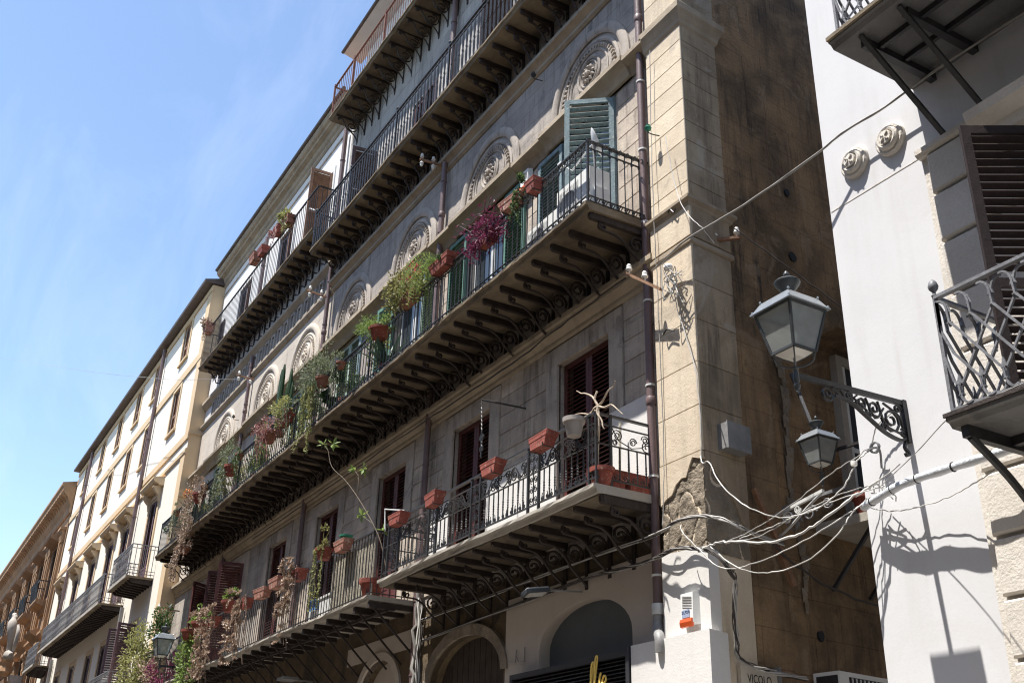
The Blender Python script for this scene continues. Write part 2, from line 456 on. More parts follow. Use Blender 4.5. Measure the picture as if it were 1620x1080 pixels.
# ---------------------------------------------------------------- builders for walls, shutters, railings
def wall_open(x0, x1, z0, z1, y, opens, depth=.3):
    """front skin facing -y with rectangular openings and their reveals"""
    mb = MB()
    xs = sorted({x0, x1} | {v for o in opens for v in o[:2]})
    zs = sorted({z0, z1} | {v for o in opens for v in o[2:]})
    for i in range(len(xs)-1):
        for j in range(len(zs)-1):
            cx, cz = (xs[i]+xs[i+1])/2, (zs[j]+zs[j+1])/2
            if any(o[0] < cx < o[1] and o[2] < cz < o[3] for o in opens): continue
            mb.quad((xs[i],y,zs[j]),(xs[i+1],y,zs[j]),(xs[i+1],y,zs[j+1]),(xs[i],y,zs[j+1]))
    d = y+depth
    for a, b, c, e in opens:
        mb.quad((a,y,c),(a,y,e),(a,d,e),(a,d,c)); mb.quad((b,y,e),(b,y,c),(b,d,c),(b,d,e))
        mb.quad((a,y,e),(b,y,e),(b,d,e),(a,d,e)); mb.quad((a,y,c),(a,d,c),(b,d,c),(b,y,c))
    return mb
def arch_pts(a, b, spring, rise, n=18):
    return [((a+b)/2-(b-a)/2*math.cos(math.pi*i/n), spring+rise*math.sin(math.pi*i/n)) for i in range(n+1)]
def arch_wall(x0, x1, z0, z1, y, arches, depth=.3):
    mb = MB(); x = x0; d = y+depth
    for a, b, sp, ri in sorted(arches):
        mb.quad((x,y,z0),(a,y,z0),(a,y,z1),(x,y,z1))
        p = arch_pts(a, b, sp, ri)
        for (u, v), (s, t) in zip(p, p[1:]):
            mb.quad((u,y,v),(s,y,t),(s,y,z1),(u,y,z1))
            mb.quad((u,y,v),(u,d,v),(s,d,t),(s,y,t))
        mb.quad((a,y,z0),(a,d,z0),(a,d,sp),(a,y,sp)); mb.quad((b,y,z0),(b,y,sp),(b,d,sp),(b,d,z0))
        x = b
    mb.quad((x,y,z0),(x1,y,z0),(x1,y,z1),(x,y,z1))
    return mb
def mould(x0, x1, y, prof):
    """prof: (out, z) from bottom to top; out is towards the street"""
    poly = [(y+.01, prof[0][1])] + [(y-o, z) for o, z in prof] + [(y+.01, prof[-1][1])]
    return MB().prism_x(x0, x1, poly)
def chamfer_block(w, h, t, c=.012):
    """stone block, front towards -y, origin at its back lower left corner"""
    mb = MB()
    g = .0025; c *= .6
    vs = [(g,0,g),(w-g,0,g),(w-g,0,h-g),(g,0,h-g),(g,-t+c,g),(w-g,-t+c,g),(w-g,-t+c,h-g),(g,-t+c,h-g),
          (g+c,-t,g+c),(w-g-c,-t,g+c),(w-g-c,-t,h-g-c),(g+c,-t,h-g-c)]
    fs = [(0,1,5,4),(1,2,6,5),(2,3,7,6),(3,0,4,7),(4,5,9,8),(5,6,10,9),(6,7,11,10),(7,4,8,11),(8,9,10,11)]
    return mb.add(vs, fs)
_blk = {}
def block(parent, x, z, w, h, y, mat, t=.02, name='stone_block'):
    k = (round(w,2), round(h,2), t, mat)
    if k not in _blk: _blk[k] = chamfer_block(w, h, t).mesh(name, M[mat])
    return obj(name, _blk[k], parent=parent, loc=(x, y, z))
def ashlar(parent, x0, x1, z0, z1, y, ch, bw, mat, t=.02, opens=()):
    n = max(1, round((z1-z0)/ch)); h = (z1-z0)/n; cnt = 0
    for j in range(n):
        z = z0+j*h
        k = max(1, round((x1-x0)/bw)); w = (x1-x0)/k
        cuts = [x0] + [x0+w*(i+(.5 if j % 2 else 0)) for i in range(0 if j % 2 else 1, k)] + [x1]
        for a, b in zip(cuts, cuts[1:]):
            if b-a > .05: block(parent, a, z, b-a, h, y, mat, t); cnt += 1
    return cnt

SLATS = [0]
_leaf = {}
def leaf_meshes(w, h, mat, panel, pitch):
    k = (w, h, mat, panel, pitch)
    if k in _leaf: return _leaf[k]
    f, t = .075, .042
    m = MB()
    m.box(0, f, -t/2, t/2, 0, h).box(w-f, w, -t/2, t/2, 0, h)
    m.box(f, w-f, -t/2, t/2, h-f, h).box(f, w-f, -t/2, t/2, 0, f*1.3)
    mid = h*.42 if not panel else panel
    m.box(f, w-f, -t/2, t/2, mid-f/2, mid+f/2)
    if panel:
        m.box(f, w-f, -.012, .012, f*1.3, mid-f/2)
        m.box(f+.06, w-f-.06, -.020, .020, f*1.3+.06, mid-f/2-.06)
    zs = []
    z = (mid+f/2 if panel else f*1.3)+pitch*.6
    while z < h-f-pitch*.3:
        if not (mid-f/2-pitch*.4 < z < mid+f/2+pitch*.4): zs.append(z)
        z += pitch
    s = MB(); a = rad(38); d = .058/2; th = .005
    c, sn = math.cos(a), math.sin(a)
    pr = [(-d*c-th*sn, -d*sn+th*c), (-d*c+th*sn, -d*sn-th*c), (d*c+th*sn, d*sn-th*c), (d*c-th*sn, d*sn+th*c)]
    s.prism_x(f-.005, w-f+.005, pr)
    j = MB()
    for z in zs: j.prism_x(f-.005, w-f+.005, [(y, z+q) for y, q in pr])
    r = (m.mesh('shutter', M[mat]), s.mesh('slat', M[mat]), j.mesh('slats', M[mat]), zs)
    _leaf[k] = r
    return r
def shutter(parent, hinge, w, h, ang, mat, single=False, panel=0, pitch=.062, label=None, flip=False):
    lm, sm, jm, zs = leaf_meshes(w, h, mat, panel, pitch)
    o = obj('shutter', lm, parent=parent, loc=hinge, rot=(0,0,0 if ang == 180 else rad(ang)))
    if ang == 180: o.scale = (-1, 1, 1)
    if flip: o.scale = (1, -1, 1)
    if label: o['label'] = label
    if single:
        for z in zs: obj('slat', sm, parent=o, loc=(0,0,z), local=True)
        SLATS[0] += len(zs)
    else: obj('slats', jm, parent=o, local=True, kind='stuff')
    return o

def spun(z0, z1, r, n=4):
    return [(r, z0), (r, z1)]
_bal = {}
def baluster(style, h):
    k = (style, h)
    if k in _bal: return _bal[k]
    m = MB()
    if style == 'plain':
        m.bar((0,0,0),(0,0,h),.012)
    elif style == 'loop':        # round bar with collars and small rings near both ends
        m.tube([(0,0,0),(0,0,h)], .0085, 5, False)
        for z in (.10, h-.13): m.tube([(0,0,z-.012),(0,0,z+.012)], .017, 5)
        for z in (.05, h-.05):
            m.ribbon([(.057+.036*math.cos(a), z+.03*math.sin(a)) for a in [i*math.pi/4 for i in range(9)]], .012, .009, 'xz')
    elif style == 'double':      # bar with spindle shaped pair of side scrolls
        m.tube([(0,0,0),(0,0,h)], .010, 5, False)
        for s in (-1, 1):
            m.ribbon([(s*.012,.10),(s*.034,.24),(s*.034,.40),(s*.012,h*.5),(s*.034,h*.5+.14),(s*.034,h-.26),(s*.012,h-.12)], .010, .009, 'xz')
        m.tube([(0,0,h*.5-.02),(0,0,h*.5+.02)], .022, 5)
        m.ribbon(spiral(.03, h-.06, .034, .012, math.pi, 1.2, 7), .010, .008, 'xz')
        m.ribbon(spiral(.03, .05, .034, .012, math.pi, -1.2, 7), .010, .008, 'xz')
    elif style == 'twist':       # short spindle of the ornate railing
        m.bar((0,0,0),(0,0,h),.013)
        for q in (.32,.40,.48,.56): m.lathe([(.004,h*q-.018),(.015,h*q),(.004,h*q+.018)], 5)
    _bal[k] = m
    return m
BAL = [0]
def row(parent, style, mat, pts, h, near):
    """balusters at pts; those for which near(x) holds are single parts, the others one joined part"""
    b = baluster(style, h)
    me = b.mesh('baluster', M[mat]); j = MB()
    for x, y, z in pts:
        if near(x):
            obj('baluster', me, parent=parent, loc=(x,y,z)); BAL[0] += 1
        else:
            j.add([(v[0]+x, v[1]+y, v[2]+z) for v in b.v], b.f)
    if j.v: obj('balusters', j, M[mat], parent, kind='stuff')

# ---------------------------------------------------------------- houses across the street, behind the viewer
opp = thing('opposite_building', 'plain rendered house row across the street behind the viewer', 'building', (-25, -5, 0))
ow = []
for c in range(-90, 20, 4):
    for z in (.3, 4.8, 9.0, 13.0): ow.append((c-.6, c+.6, z, z+2.7))
w_ = wall_open(-95, 22, 0, 17.5, 0, ow, .3)
w_.v = [(x, -5-y, z) for x, y, z in w_.v]
obj('wall', w_, M['tuffwall'], opp)
obj('core', MB().box(-95, 22, -16, -5.32, 0, 17.6), M['dark'], opp)

# ---------------------------------------------------------------- the old balconied building
old = thing('old_building', 'old grey stone building with long iron balconies and carved blind arches', 'building', (-21, YW, 0))
XR, XL, ZT = -8.9, -33.0, 18.6
FD = [-10.93,-14.14,-17.2,-20.4,-23.5,-26.65,-29.8]            # first floor doors
FR = [-10.75,-13.89,-17.01,-20.18,-23.25,-26.24,-30.08]        # second floor doors, arches above
arches = [(-15.17,-12.92,3.75,.60),(-17.95,-16.32,3.75,.62),(-21.1,-18.9,3.7,.62),(-24.4,-22.2,3.7,.62),(-27.7,-25.5,3.7,.62),(-31.0,-28.8,3.7,.62)]
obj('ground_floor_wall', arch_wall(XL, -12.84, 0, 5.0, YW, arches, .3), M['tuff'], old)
obj('shop_wall', arch_wall(-12.84, -9.15, 0, 4.66, YW-.02, [(-11.96,-9.94,3.86,.5)], .3), M['plaster'], old)
obj('ground_floor_wall', MB().box(-12.84, -9.15, YW, YW+.2, 4.66, 5.0), M['tuff'], old)
for i, (a, b, s, r) in enumerate(arches):
    if i == 0:
        n = 13
        for k in range(n):
            u = a+(b-a)*k/n; v = a+(b-a)*(k+1)/n
            t = [s+r*math.sqrt(max(0, 1-((x-(a+b)/2)/((b-a)/2))**2)) for x in (u+.008, v-.008)]
            obj('door_plank', MB().prism_y(YW+.2, YW+.25, [(u+.008,0),(v-.008,0),(v-.008,t[1]),(u+.008,t[0])]), M['wooddark'], old)
        m = MB(); p = arch_pts(a, b, s, r); q = arch_pts(a-.16, b+.16, s, r+.16)
        for k in range(len(p)-1):
            m.add([(p[k][0],YW-.05,p[k][1]),(p[k+1][0],YW-.05,p[k+1][1]),(q[k+1][0],YW-.05,q[k+1][1]),(q[k][0],YW-.05,q[k][1]),
                   (p[k][0],YW+.1,p[k][1]),(p[k+1][0],YW+.1,p[k+1][1]),(q[k+1][0],YW+.1,q[k+1][1]),(q[k][0],YW+.1,q[k][1])],
                  [(0,1,2,3),(0,4,5,1),(3,2,6,7)])
        obj('arch_surround', m, M['rubble'], old)
    else:
        obj('arch_panel', MB().prism_y(YW+.2, YW+.25, [(a,0)]+arch_pts(a, b, s, r)+[(b,0)]), M['plaster' if i == 1 else 'wooddark'], old)
m = MB(); a, b, s, r = arches[1]; p = arch_pts(a, b, s, r); q = arch_pts(a-.13, b+.13, s, r+.13)
for k in range(len(p)-1):
    m.add([(p[k][0],YW-.04,p[k][1]),(p[k+1][0],YW-.04,p[k+1][1]),(q[k+1][0],YW-.04,q[k+1][1]),(q[k][0],YW-.04,q[k][1]),
           (p[k][0],YW+.1,p[k][1]),(p[k+1][0],YW+.1,p[k+1][1]),(q[k+1][0],YW+.1,q[k+1][1]),(q[k][0],YW+.1,q[k][1])],
          [(0,1,2,3),(0,4,5,1),(3,2,6,7)])
obj('arch_surround', m, M['plaster'], old)
obj('plaster_band', MB().box(-18.6, -15.5, YW-.012, YW-.002, 4.42, 4.72), M['plaster'], old)
obj('arch_panel', MB().prism_y(YW+.14, YW+.2, [(-11.96,0)]+arch_pts(-11.96,-9.94,3.86,.5)+[(-9.94,0)]), M['slate'], old)

# upper floors: skins with door openings
W1, W2 = .625, .66
op = [(c-W1, c+W1, 5.285 if c > -15.4 else 5.14, 7.78) for c in FD] + [(c-W2, c+W2, 9.02, 11.56) for c in FR]
obj('wall', wall_open(-21.62, -9.15, 5.0, 13.5, YW, [q for q in op if q[0] > -21.6], .28), M['facade_joint'], old)
obj('wall', wall_open(XL, -21.62, 8.2, 13.5, YW, [q for q in op if q[0] < -21.6 and q[2] > 8.5], .28), M['facade_far'], old)
obj('wall', wall_open(XL, -21.62, 5.0, 8.2, YW, [q for q in op if q[0] < -21.6 and q[2] < 8.5], .28), M['facade_joint'], old)
op3r = [(c-.6, c+.6, 14.42, 16.35) for c in FR[:4]]
obj('upper_wall', wall_open(-21.55, -9.15, 13.5, 18.3, YW, op3r, .28), M['facade_up'], old)
op3l = [(c-.6, c+.6, 15.22, 17.55) for c in FR[4:]]
obj('upper_wall', wall_open(XL, -21.55, 13.5, 19.1, YW, op3l, .28), M['render'], old)
obj('core', MB().box(XL+.02, -9.0, YW+.3, 20, 0, 18.2), M['dark'], old)
obj('flank_wall', MB().quad((XL,YW,0),(XL,YW,19.1),(XL,20,19.1),(XL,20,0)), M['render'], old)
obj('flat_roof', MB().box(XL, -21.56, YW+.02, 20, 19.1, 19.2).box(-21.55, -8.9, YW+.02, 20, 18.3, 18.42), M['roof'], old)
nblk = 0
# first floor ashlar between the door surrounds
edges = [-9.17] + [v for c in FD for v in (c+W1+.32, c-W1-.32)] + [XL]
for i in range(0, 12, 2):
    a, b = edges[i+1], edges[i]
    b = b if i else -9.17
    if a > -23 and b-a > .1: nblk += ashlar(old, a, b, 6.62 if a > -16 else 5.16, 8.10, YW, .294, .62, 'block')
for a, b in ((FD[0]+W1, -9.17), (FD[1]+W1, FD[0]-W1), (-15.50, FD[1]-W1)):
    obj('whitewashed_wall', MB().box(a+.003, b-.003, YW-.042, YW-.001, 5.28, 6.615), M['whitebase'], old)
for c in FD:
    m = MB()
    m.box(c-W1-.30, c-W1, YW-.035, YW+.02, 5.14, 7.78).box(c+W1, c+W1+.30, YW-.035, YW+.02, 5.14, 7.78).box(c-W1-.30, c+W1+.30, YW-.035, YW+.02, 7.782, 8.05)
    obj('door_surround', m, M['facade'], old)
# second floor wall strip by the corner and between the doors
nblk += ashlar(old, -10.02, -9.2, 9.05, 11.56, YW, .28, .45, 'block', .016)
for c, d in zip(FR[:2], FR[1:3]): nblk += ashlar(old, d+W2+.1, c-W2-.1, 9.05, 11.56, YW, .28, .62, 'block', .016)
# upper floor wall behind the high balcony
for a, b in ((-11.2,-9.2), (-13.2,-11.4), (-16.3,-14.55), (-19.5,-17.7), (-21.5,-20.85)):
    nblk += ashlar(old, a, b, 16.38 if a > -11.3 else 15.0, 18.05, YW, .37, .74, 'block_up', .014)

obj('string_course', mould(XL, -9.17, YW, [(.03,8.08),(.05,8.12),(.05,8.17),(.10,8.22),(.14,8.26),(.14,8.31),(.18,8.33),(.18,8.40),(.0,8.45)]), M['trim'], old)
obj('string_course', mould(XL, -9.17, YW, [(.03,11.60),(.06,11.66),(.10,11.72),(.18,11.77),(.22,11.79),(.22,11.86),(.0,11.90)]), M['trim'], old)
for c in FR: obj('door_hood', mould(c-1.12, c+1.12, YW, [(.08,11.60),(.11,11.67),(.15,11.73),(.21,11.78),(.245,11.80),(.245,11.885),(.0,11.93)]), M['trim'], old)
obj('string_course', mould(-21.6, -9.17, YW, [(.02,13.46),(.06,13.50),(.06,13.56),(.12,13.62),(.16,13.64),(.16,13.72),(.0,13.76)]), M['trim'], old)
# frieze of small sunk panels on the far half
obj('string_course', mould(XL, -21.62, YW, [(.02,13.42),(.06,13.46),(.10,13.52),(.10,13.57),(.0,13.60)]), M['trim'], old)
obj('string_course', mould(XL, -21.62, YW, [(.02,14.13),(.06,14.17),(.10,14.22),(.16,14.28),(.16,14.38),(.0,14.42)]), M['trim'], old)
for i in range(20):
    fx = -21.75-.52*i
    m = MB()
    m.box(fx-.33, fx-.27, YW-.07, YW-.002, 13.62, 14.12).box(fx-.07, fx-.01, YW-.07, YW-.002, 13.62, 14.12)
    m.box(fx-.27, fx-.07, YW-.07, YW-.002, 13.62, 13.68).box(fx-.27, fx-.07, YW-.07, YW-.002, 14.06, 14.12)
    m.box(fx-.20, fx-.14, YW-.045, YW-.002, 13.75, 13.99)
    obj('frieze_panel', m, M['arch'], old)

# blind arches
def arc_sweep(mb, cx, cz, y, prof, n=26, a0=0, a1=math.pi):
    m = len(prof); b = len(mb.v)
    for i in range(n+1):
        t = a0+(a1-a0)*i/n
        for r, o in prof: mb.v.append((cx+r*math.cos(t), y-o, cz+r*math.sin(t)))
    for i in range(n):
        for k in range(m-1):
            mb.f.append((b+i*m+k, b+i*m+k+1, b+(i+1)*m+k+1, b+(i+1)*m+k))
    return mb
AP = [(1.07,.0),(1.07,.035),(1.03,.055),(.97,.065),(.92,.055),(.89,.035),(.89,.008),(.83,.008),(.83,.025),(.79,.038),(.76,.025),(.76,.004)]
tym = MB(); arc_sweep(tym, 0, 0, 0, AP)
for s in (-1, 1):
    for (r0, o0), (r1, o1) in zip(AP, AP[1:]):
        tym.quad((s*r0,-o0,0),(s*r1,-o1,0),(s*r1,-o1,-.30),(s*r0,-o0,-.30))
tym_me = tym.mesh('blind_arch', M['arch'], 30)
in_me = arc_sweep(MB(), 0, 0, 0, [(.62,.0),(.62,.02),(.595,.032),(.57,.02),(.57,.006),(.53,.006),(.53,.02),(.51,.026),(.49,.014),(.49,.0)], 30, -.35, math.pi+.35).mesh('inner_arch', M['arch'], 30)
dn = MB()
for k in range(27):
    t = math.pi*(k+.5)/27
    c, s = math.cos(t), math.sin(t)
    p, q = Vector((.66*c,-.02,.66*s)), Vector((.73*c,-.02,.73*s))
    dn.bar(p, q, .04, .022)
dn_me = dn.mesh('dentil_band', M['arch'])
ro = MB()
ro.lathe([(.32,0),(.32,.02),(.29,.032),(.26,.02),(.26,.008),(.235,.008),(.235,.022),(.215,.028),(.20,.008),(.0,.008)], 24, axis='y')
for k in range(12):
    t = 2*math.pi*k/12
    c, s = math.cos(t), math.sin(t)
    ro.add([(.05*c,-.02,.05*s),(.13*c-.04*s,-.03,.13*s+.04*c),(.19*c,-.02,.19*s),(.13*c+.04*s,-.03,.13*s-.04*c),(.12*c,-.06,.12*s)],
           [(0,1,4),(1,2,4),(2,3,4),(3,0,4)])
ro.lathe([(.06,.02),(.05,.07),(.0,.09)], 10, axis='y')
ro_me = ro.mesh('rosette', M['arch'], 30)
for c in FR:
    t = obj('blind_arch', tym_me, parent=old, loc=(c, YW, 12.15))
    obj('inner_arch', in_me, parent=t, loc=(c, YW, 12.30))
    obj('dentil_band', dn_me, parent=t, loc=(c, YW, 12.15), kind='stuff')
    obj('rosette', ro_me, parent=t, loc=(c, YW, 12.43))
    if c < -21.6:
        for q in [t]+list(t.children):
            q.data = q.data.copy(); q.data.materials[0] = M['arch_far']

# corner pilaster: two faces of coursed blocks, mouldings, broken patch, white base
AL = Vector((-.113, .9936, 0)).normalized()                   # direction of the side alley
PC = Vector((-8.45, 7.28, 0))
ang_al = math.atan2(AL.y, AL.x)
pil = obj('pilaster', MB().add([(PC.x-.74,7.30,0),(PC.x-.02,7.30,0),(PC.x-.02+AL.x*.66,7.30+AL.y*.66,0),(PC.x-.74,7.95,0),
                                (PC.x-.74,7.30,18.4),(PC.x-.02,7.30,18.4),(PC.x-.02+AL.x*.66,7.30+AL.y*.66,18.4),(PC.x-.74,7.95,18.4)],
                               [(0,1,5,4),(1,2,6,5),(2,3,7,6),(3,0,4,7),(4,5,6,7)]), M['pil'], old)
def pil_course(z0, z1, t=.02, ex=0.0):
    w = .745+ex
    k = (round(z1-z0,3), ex)
    h = z1-z0
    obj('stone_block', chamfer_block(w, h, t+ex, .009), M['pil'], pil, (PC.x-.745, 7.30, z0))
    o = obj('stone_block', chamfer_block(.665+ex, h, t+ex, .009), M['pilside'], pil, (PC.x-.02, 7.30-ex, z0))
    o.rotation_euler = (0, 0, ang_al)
zj = [8.86, 9.11, 9.41, 9.74, 10.05, 10.38, 10.71, 11.03, 11.36, 11.62]
for a, b in zip(zj, zj[1:]): pil_course(a, b)
zj2 = [5.57, 6.11, 6.64, 7.19, 7.70, 8.20]
for a, b in zip(zj2, zj2[1:]): pil_course(a, b, .02, .012)
pil_course(8.30, 8.74, .02, .03)
zj3 = [12.05+.35*i for i in range(18)]
for a, b in zip(zj3, zj3[1:]): pil_course(a, b)
def corner_mould(prof):
    """moulding that runs round the pilaster"""
    m = MB(); n = len(prof)
    pts = []
    for o, z in prof:
        A = Vector((PC.x-.76, 7.28-o, z)); 
        B = Vector((PC.x+o, 7.28-o, z)); C = Vector((PC.x+o, 7.28, z))+AL*(.70+o)
        pts.append((A, B, C, C-Vector((o+.04, 0, 0))))
    vs = [p for q in pts for p in q]
    fs = []
    for i in range(n-1):
        for k in range(3): fs.append((i*4+k, i*4+k+1, i*4+4+k+1, i*4+4+k))
    fs.append((0,3,2,1)); b = (n-1)*4; fs.append((b,b+1,b+2,b+3))
    # left end
    fs.append(tuple(i*4 for i in range(n)))
    return m.add(vs, fs)
obj('moulding', corner_mould([(.0,8.70),(.04,8.73),(.05,8.77),(.09,8.80),(.09,8.84),(.0,8.86)]), M['trim'], pil)
obj('moulding', corner_mould([(.01,8.20),(.035,8.22),(.035,8.27),(.01,8.30)]), M['trim'], pil)
obj('capital', corner_mould([(.0,11.60),(.025,11.64),(.035,11.70),(.07,11.78),(.10,11.83),(.10,11.93),(.06,11.98),(.0,12.06)]), M['trim'], pil)
# broken plaster patch on the corner
random.seed(3)
def lumpy(nx, nz, w, h, seed):
    m = MB()
    for j in range(nz+1):
        for i in range(nx+1):
            u, v = i/nx, j/nz
            p = Vector((u*w, seed, v*h))
            d = .022*abs(mnoise.fractal(p*6, 1.0, 2.0, 4))+.016*mnoise.cell(p*11)*0+.010*mnoise.noise(p*22)
            cr_ = abs(mnoise.noise(p*3.2+Vector((3,0,0))))
            if cr_ < .06: d -= .03*(1-cr_/.06)
            m.v.append((u*w, -d, v*h))
    for j in range(nz):
        for i in range(nx):
            k = j*(nx+1)+i
            m.f.append((k, k+1, k+nx+2, k+nx+1))
    return m
obj('broken_masonry', lumpy(40, 64, .735, 1.20, 1.0), M['rubble'], pil, (PC.x-.745, 7.292, 4.45), smooth=50)
o = obj('broken_masonry', lumpy(36, 64, .66, 1.20, 7.0), M['rubble'], pil, (PC.x-.012, 7.292, 4.45), smooth=50); o.rotation_euler = (0,0,ang_al)
# what is left of the facing stones above the break
edge = [(0,5.10),(.09,5.16),(.2,5.19),(.28,5.29),(.38,5.34),(.46,5.33),(.52,5.44),(.58,5.53),(.66,5.50),(.745,5.47)]
obj('facing_remnant', MB().prism_y(7.268, 7.30, [(PC.x-.745+u, z) for u, z in edge]+[(PC.x, 5.566),(PC.x-.745, 5.566)]), M['pil'], pil)
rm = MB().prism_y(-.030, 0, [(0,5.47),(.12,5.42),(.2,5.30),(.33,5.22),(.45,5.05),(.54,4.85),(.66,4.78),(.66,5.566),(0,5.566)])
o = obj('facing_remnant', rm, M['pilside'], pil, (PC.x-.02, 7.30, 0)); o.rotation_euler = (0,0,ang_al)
obj('painted_base', MB().add([(PC.x-.76,7.265,3.6),(PC.x+.015,7.265,3.6),(PC.x+.012+AL.x*.16,7.265+AL.y*.16,3.6),(PC.x-.76,7.4,3.6),
                               (PC.x-.76,7.265,4.55),(PC.x+.015,7.265,4.50),(PC.x+.012+AL.x*.16,7.265+AL.y*.16,4.45),(PC.x-.76,7.4,4.55)],
                              [(0,1,5,4),(1,2,6,5),(4,5,6,7),(3,0,4,7)]), M['whitebase'], pil)
obj('pedestal', MB().add([(-9.68,7.16,0),(PC.x+.10,7.16,0),(PC.x+.08,7.42,0),(-9.68,7.42,0),(-9.68,7.16,3.62),(PC.x+.10,7.16,3.62),(PC.x+.08,7.42,3.60),(-9.68,7.42,3.62)],
                          [(0,1,5,4),(1,2,6,5),(4,5,6,7),(3,0,4,7)]), M['whitebase'], pil)
# side wall of the alley
def al(s, out, z):
    """point on the alley wall: s metres in from the corner, out metres towards the alley"""
    return (PC.x-.06+AL.x*s+AL.y*out, PC.y+AL.y*s-AL.x*out, z)
def al_slab(s0, s1, z0, z1, out, back=-.05):
    return MB().add([al(s0,out,z0),al(s1,out,z0),al(s1,back,z0),al(s0,back,z0),al(s0,out,z1),al(s1,out,z1),al(s1,back,z1),al(s0,back,z1)],
                    [(0,3,2,1),(4,5,6,7),(0,1,5,4),(1,2,6,5),(2,3,7,6),(3,0,4,7)])
sw = MB(); random.seed(11)
NS, NZ = 40, 60
for j in range(NZ+1):
    for i in range(NS+1):
        s = .5+11*(i/NS)**1.3; z = 18.4*j/NZ
        bul = .012*math.sin(z*1.3+s)+random.uniform(-.010,.010)
        sw.v.append(al(s, bul-.03, z))
for j in range(NZ):
    for i in range(NS):
        k = j*(NS+1)+i
        sw.f.append((k, k+1, k+NS+2, k+NS+1))
alley = obj('alley_wall', sw, M['alley'], old, smooth=60)
obj('alley_pier', al_slab(.70, 1.28, 0, 18.3, .03), M['alley'], old)
# putlog holes, a window, a lintel and a crack of missing render
for s, z, w, h in ((1.98,9.75,.11,.12),(1.95,8.70,.14,.17),(1.78,3.75,.11,.12)):
    hp = [(s+w/2+w*.5*random.uniform(.75,1.15)*math.cos(t*math.pi/5), z+h/2+h*.5*random.uniform(.75,1.15)*math.sin(t*math.pi/5)) for t in range(10)]
    obj('wall_hole', MB().add([al(u, .004, v) for u, v in hp]+[al(u, -.03, v) for u, v in hp], [tuple(range(10))]+[(k, (k+1) % 10, 10+(k+1) % 10, 10+k) for k in range(10)]), M['dark'], old)
obj('window_frame', al_slab(2.60, 2.72, 5.2, 7.5, .07), M['palestone'], old)
obj('window_head', al_slab(2.721, 3.6, 7.38, 7.5, .07), M['palestone'], old)
obj('window_opening', al_slab(2.722, 3.6, 5.2, 7.378, .03), M['dark'], old)
obj('sash_bar', al_slab(2.74, 3.6, 6.2, 6.26, .05), M['whitegrey'], old)
obj('sash_stile', al_slab(2.74, 2.79, 5.2, 7.37, .055), M['whitegrey'], old)
obj('canopy', al_slab(2.2, 3.4, 7.62, 7.68, .45), M['alley'], old)
random.seed(5)
ck = MB()
z = 7.3; s = 1.50
while z > 4.1:
    w = random.uniform(.03,.085)
    ck.add([al(s-w,.0,z),al(s+w,.0,z),al(s+w*.8,.002,z-.16),al(s-w*.9,.002,z-.16),al(s,.035,z-.08)], [(0,1,4),(1,2,4),(2,3,4),(3,0,4)])
    z -= .13; s += random.uniform(-.035,.04)
obj('crack_filling', ck, M['rubble'], old, kind='stuff')

# drain pipes
for i, (x, z0) in enumerate(((-9.34,3.85),(-15.58,0),(-21.7,5.2),(-27.75,5.2))):
    y = 7.29
    top = 13.6 if i == 1 else 18.2 if i in (0,) else 14.2 if i == 2 else 14.1
    p = obj('drain_pipe', MB().tube([(x,y,z0),(x,y,8.3),(x,y,top)], .052, 12), M['pipe'], old, smooth=40)
    z = z0+.5
    while z < top:
        obj('clamp', MB().lathe([(.062,-.012),(.062,.012)], 12, (x,y,z)), M['whitegrey' if i == 0 else 'pipe'], p)
        z += 1.15
    for z in (6.45, 8.9, 12.4):
        if z < top: obj('collar', MB().lathe([(.06,-.05),(.065,-.04),(.065,.04),(.06,.05)], 12, (x,y,z)), M['pipe'], p, smooth=40)
    if i == 0:
        obj('clamp', MB().lathe([(.066,-.06),(.07,-.05),(.07,.05),(.066,.06)], 12, (x,y,3.98)), M['whitegrey'], p, smooth=40)
        obj('elbow', MB().tube(catmull([(x,y,3.92),(x,y-.01,3.80),(x+.07,y-.06,3.70),(x+.16,y-.12,3.66),(x+.20,y-.14,3.58),(x+.20,y-.14,3.48)],4), .058, 12), M['pipegrey'], p, smooth=40)
for x, z0, z1 in ((-21.72,15.3,18.3),(-28.0,15.3,18.2),(-15.55,14.4,18.1)):
    p = obj('drain_pipe', MB().tube([(x,7.28,z0),(x,7.28,z1)], .06, 12), M['pipe'], old, smooth=40)
    obj('clamp', MB().lathe([(.072,-.012),(.072,.012)], 12, (x,7.28,z1-1.0)), M['pipe'], p)

# roof cornice of the far half
obj('roof_cornice', mould(XL-.1, -21.5, YW, [(.02,18.70),(.05,18.76),(.05,18.84),(.10,18.90),(.13,19.0),(.24,19.06),(.26,19.12),(.32,19.16),(.36,19.24),(.36,19.33),(.0,19.38)]), M['trim'], old)
obj('gutter', MB().tube([(XL-.1,7.02,19.37),(-21.5,7.02,19.37)], .06, 8), M['gutter'], old)
obj('wall_band', mould(XL, -21.6, YW, [(.015,18.36),(.03,18.37),(.03,18.41),(.015,18.42)]), M['facade'], old)
# penthouse above the top balcony
obj('penthouse_wall', MB().box(-21.5, -9.0, 7.55, 15, 18.4, 20.75), M['render'], old)
obj('penthouse_eave', MB().prism_x(-22.05, -9.0, [(7.08,20.93),(7.08,20.99),(7.6,21.25),(7.6,20.80)]), M['render'], old)
obj('gutter', MB().tube([(-22.08,7.05,20.98),(-9.0,7.05,20.98)], .045, 8), M['gutter'], old)

